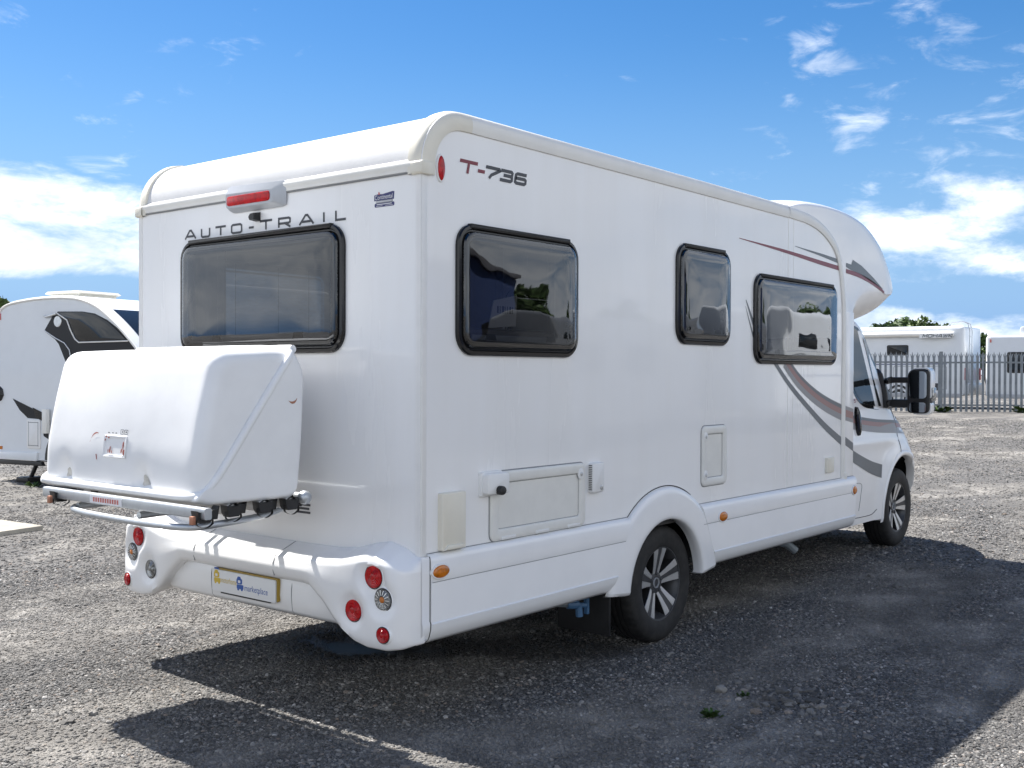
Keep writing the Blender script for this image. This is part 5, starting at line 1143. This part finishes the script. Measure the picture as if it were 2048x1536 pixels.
hB, PB = simple_home('motorhome', 'pale grey white motorhome with one long dark window behind the fence', fB, 6.8, 2.3, fB.pix(1990, 671)[1], {'windows': [tuple(wB)], 'doors': [(1.2, .55, 2.0, .95)], 'bands': [], 'wheels': (3.4, 5.9)}, 'caravan_white', None, 0, .10)
PB(MB().box(1.0, 4.2, -1.7, -.3, fB.pix(1990, 671)[1]-.02, fB.pix(2040, 652)[1], .08, m=lambda a, b, c: fB(a, c, b)), 'roof_pod', 'caravan_white'); PB(MB().box(1.12, 1.9, -.32, -.29, fB.pix(2040, 660)[1]-.03, fB.pix(2040, 653)[1]+.02, .01, m=lambda a, b, c: fB(a, c, b)), 'roof_box_label', 'black_plastic')
PB(MB().prism(rrect(.12, fB.pix(1976, 682)[1]-.05, .17, fB.pix(1976, 682)[1]+.05, .01, 2), fB, -.02, .02), 'marker_lamp', 'sticker_red')

# ------------------------------------------------------------------ trees
def tree(label, x, y, zb, H_, R_, seed, leafm='leaf', n=5200, tall=.62, leaf=.16, group='trees beyond the yard'):
    r = np.random.default_rng(seed); o = thing('broadleaf_tree', label, 'tree', (x, y, zb), group)
    mb = MB(); tr_ = [(x+.12*math.sin(k*1.3+seed), y+.1*math.cos(k*1.7+seed), zb-.1+H_*.8*k/6) for k in range(7)]; mb.tube(tr_, [H_*.032*(1-.13*k) for k in range(7)], 9)
    cl_ = []
    for k in range(11):
        a = k*2.4+seed; h0 = H_*(.32+.045*k); e = (x+R_*.72*math.cos(a)*(1-.03*k), y+R_*.72*math.sin(a)*(1-.03*k), zb+h0+H_*.14)
        b0 = (x, y, zb+h0-.1); mid = tuple((p+q)/2+.1*R_*r.normal() for p, q in zip(b0, e)); mb.tube([b0, mid, e], [H_*.012, H_*.008, H_*.003], 6); cl_.append(e)
    mb.build('trunk', 'bark', o, 60)
    cen = np.array([x, y, zb+H_*(1-tall/2)]); K = 46; d = r.normal(size=(K, 3)); d /= np.linalg.norm(d, axis=1)[:, None]; rad = r.uniform(.35, 1, K)**.5
    cs = cen+d*rad[:, None]*np.array([R_*.86, R_*.86, H_*tall*.46]); crs = R_*r.uniform(.16, .34, K)
    ids = r.integers(0, K, n); dd = r.normal(size=(n, 3)); dd /= np.linalg.norm(dd, axis=1)[:, None]; pos = cs[ids]+dd*(crs[ids]*r.uniform(.55, 1.05, n))[:, None]*np.array([1, 1, .78])
    nn = dd+r.normal(0, .5, (n, 3)); nn /= np.linalg.norm(nn, axis=1)[:, None]; t1 = np.cross(nn, r.normal(size=(n, 3))); t1 /= np.linalg.norm(t1, axis=1)[:, None]; t2 = np.cross(nn, t1); s = leaf*r.uniform(.55, 1.25, n)[:, None]
    V = np.stack([pos-t1*s, pos+t2*s*.55+nn*s*.15, pos+t1*s, pos-t2*s*.55+nn*s*.15], 1).reshape(-1, 3)
    me = bpy.data.meshes.new('crown'); me.from_pydata(V.tolist(), [], [(4*i, 4*i+1, 4*i+2, 4*i+3) for i in range(n)]); me.materials.append(MT[leafm]); link(bpy.data.objects.new('crown', me), o)
    return o
def tree_at(u, vtop, dep, R_, label, seed, **k):
    p = at_depth(u, vtop, dep); zb = gz1(p[0], p[1]); return tree(label, p[0], p[1], zb, p[2]-zb, R_, seed, **k)
tree_at(1762, 646, 62, 1.3, 'small dark round tree showing over the awning motorhome roof', 3, n=3000, leaf=.17)
tree_at(1800, 640, 66, 1.8, 'tall broad green tree behind the motorhome with the awning', 5, n=5000, leaf=.18)
tree_at(1845, 641, 64, 1.7, 'lighter green bushy tree behind the ladder motorhome', 8, leafm='leaf_light', n=4200, leaf=.17)
tree_at(1880, 649, 70, 1.2, 'low thin tree near the ladder end of the motorhome', 12, leafm='leaf_light', n=1800, leaf=.17)
tree_at(1974, 668, 60, 1.2, 'dark green tree in the gap between two parked motorhomes', 14, n=2200, leaf=.16)
tree_at(-6, 590, 46, .95, 'leafy green tree beyond the rear of the teardrop caravan', 17, leafm='leaf_light', n=3000, leaf=.13)

# ------------------------------------------------------------------ things mirrored in the side windows (beyond the frame, to the right)
cabn = thing('site_cabin', 'dark blue steel site cabin mirrored in the side window', 'cabin', (10.2, -13.0, gz1(10.2, -13)))
gzc = gz1(10.2, -13)
MB().box(8.6, 15.8, -15.8, -12.2, gzc+.1, gzc+3.75, .03).build('cabin_body', 'cabin_blue', cabn); MB().box(8.45, 15.95, -15.95, -12.05, gzc+3.75, gzc+3.9, .02).build('cabin_roof', 'cabin_roof', cabn)
MB().box(13.2, 14.2, -12.19, -12.17, gzc+.15, gzc+2.6).build('cabin_door', 'dark_paint', cabn); MB().box(14.7, 15.4, -12.19, -12.17, gzc+2.5, gzc+2.8).build('cabin_sign', 'decal_white', cabn)
class F3:
    def __init__(s, o, a): s.o = np.array(o, float); s.ux = np.array([math.cos(a), math.sin(a), 0]); s.n = np.array([-math.sin(a), math.cos(a), 0])
    def __call__(s, a, b, d): p = s.o+s.ux*a+s.n*d; return (p[0], p[1], p[2]+b)
simple_home('camper_van', 'grey camper van mirrored in the side windows', F3((12.2, -8.4, gz1(12.5, -8.2)), math.radians(-4)), 5.6, 2.05, 2.6, {'windows': [(.6, 1.5, 1.7, 2.1), (2.6, 1.5, 3.8, 2.1)]}, 'van_grey')[0]['category'] = 'van'
simple_home('motorhome', 'white motorhome parked beyond the grey camper van', F3((18.7, -7.2, gz1(21, -7.2)), math.radians(2)), 5.2, 2.2, 2.75, {'windows': [(.8, 1.5, 1.8, 2.1), (3.0, 1.5, 4.2, 2.1)], 'bands': [(.2, 1.2, 5.0, 1.26)]})
tree('broad dark tree standing behind the blue cabin', 25.5, -19.5, .3, 4.3, 1.5, 21, n=5000, leaf=.13); tree('younger tree standing apart from the cabin', 30.5, -19, .35, 3.9, 1.6, 23, n=4000, leaf=.13); tree('low bushy tree at the far edge of the yard', 40, -16, .4, 4.2, 2.2, 25, n=3500, leaf=.18)

# ------------------------------------------------------------------ weeds and larger stones
def weed(label, x, y, s, n, seed):
    r = np.random.default_rng(seed); mb = MB(); z0 = gz1(x, y)
    for k in range(n):
        a = r.uniform(0, 6.28); l = s*r.uniform(.5, 1.1); lift = r.uniform(.15, .9)*l; dx, dy = math.cos(a), math.sin(a); wv = l*.16; x0, y0 = x+r.normal(0, s*.25), y+r.normal(0, s*.25)
        mb.add([(x0-dy*wv*.3, y0+dx*wv*.3, z0), (x0+dx*l*.5-dy*wv, y0+dy*l*.5+dx*wv, z0+lift*.8+.004), (x0+dx*l, y0+dy*l, z0+lift*.7+.004), (x0+dx*l*.5+dy*wv, y0+dy*l*.5-dx*wv, z0+lift*.8+.004), (x0+dy*wv*.3, y0-dx*wv*.3, z0)], [(0, 1, 2, 3, 4)])
    o = thing('weed', label, 'weed', (x, y, z0)); mb.build('leaves', 'weed', o, 60); return o
weed('green rosette weed growing among gravel near the rear wheel shadow', 1.05, -.88, .05, 34, 1); weed('small sparse weed beside the heap of coarse stones', 1.44, -.855, .035, 16, 2)
pW = on_plane(1885, 818, (FA[0], FA[1], 0), fn); weed('tall weed growing at the foot of the fence post', pW[0], pW[1], .30, 40, 3); pW = on_plane(2042, 822, (FA[0], FA[1], 0), fn); weed('straggly weed against the palisade fence', pW[0], pW[1], .28, 26, 4)
weed('tiny weed beside the steady leg of the caravan', 4.0, 11.3, .10, 20, 6)
r_ = np.random.default_rng(5); n_ = 70
px = 1.50+r_.normal(0, .13, n_); py = -1.02+r_.normal(0, .16, n_); s_ = .012+.020*r_.uniform(0, 1, n_)**2.5
scatter('rubble', 'coarse tan and grey stones heaped among finer gravel', np.stack([px, py, gz(px, py)+s_*.25], 1), s_, .6, np.zeros(n_), 9, 3)
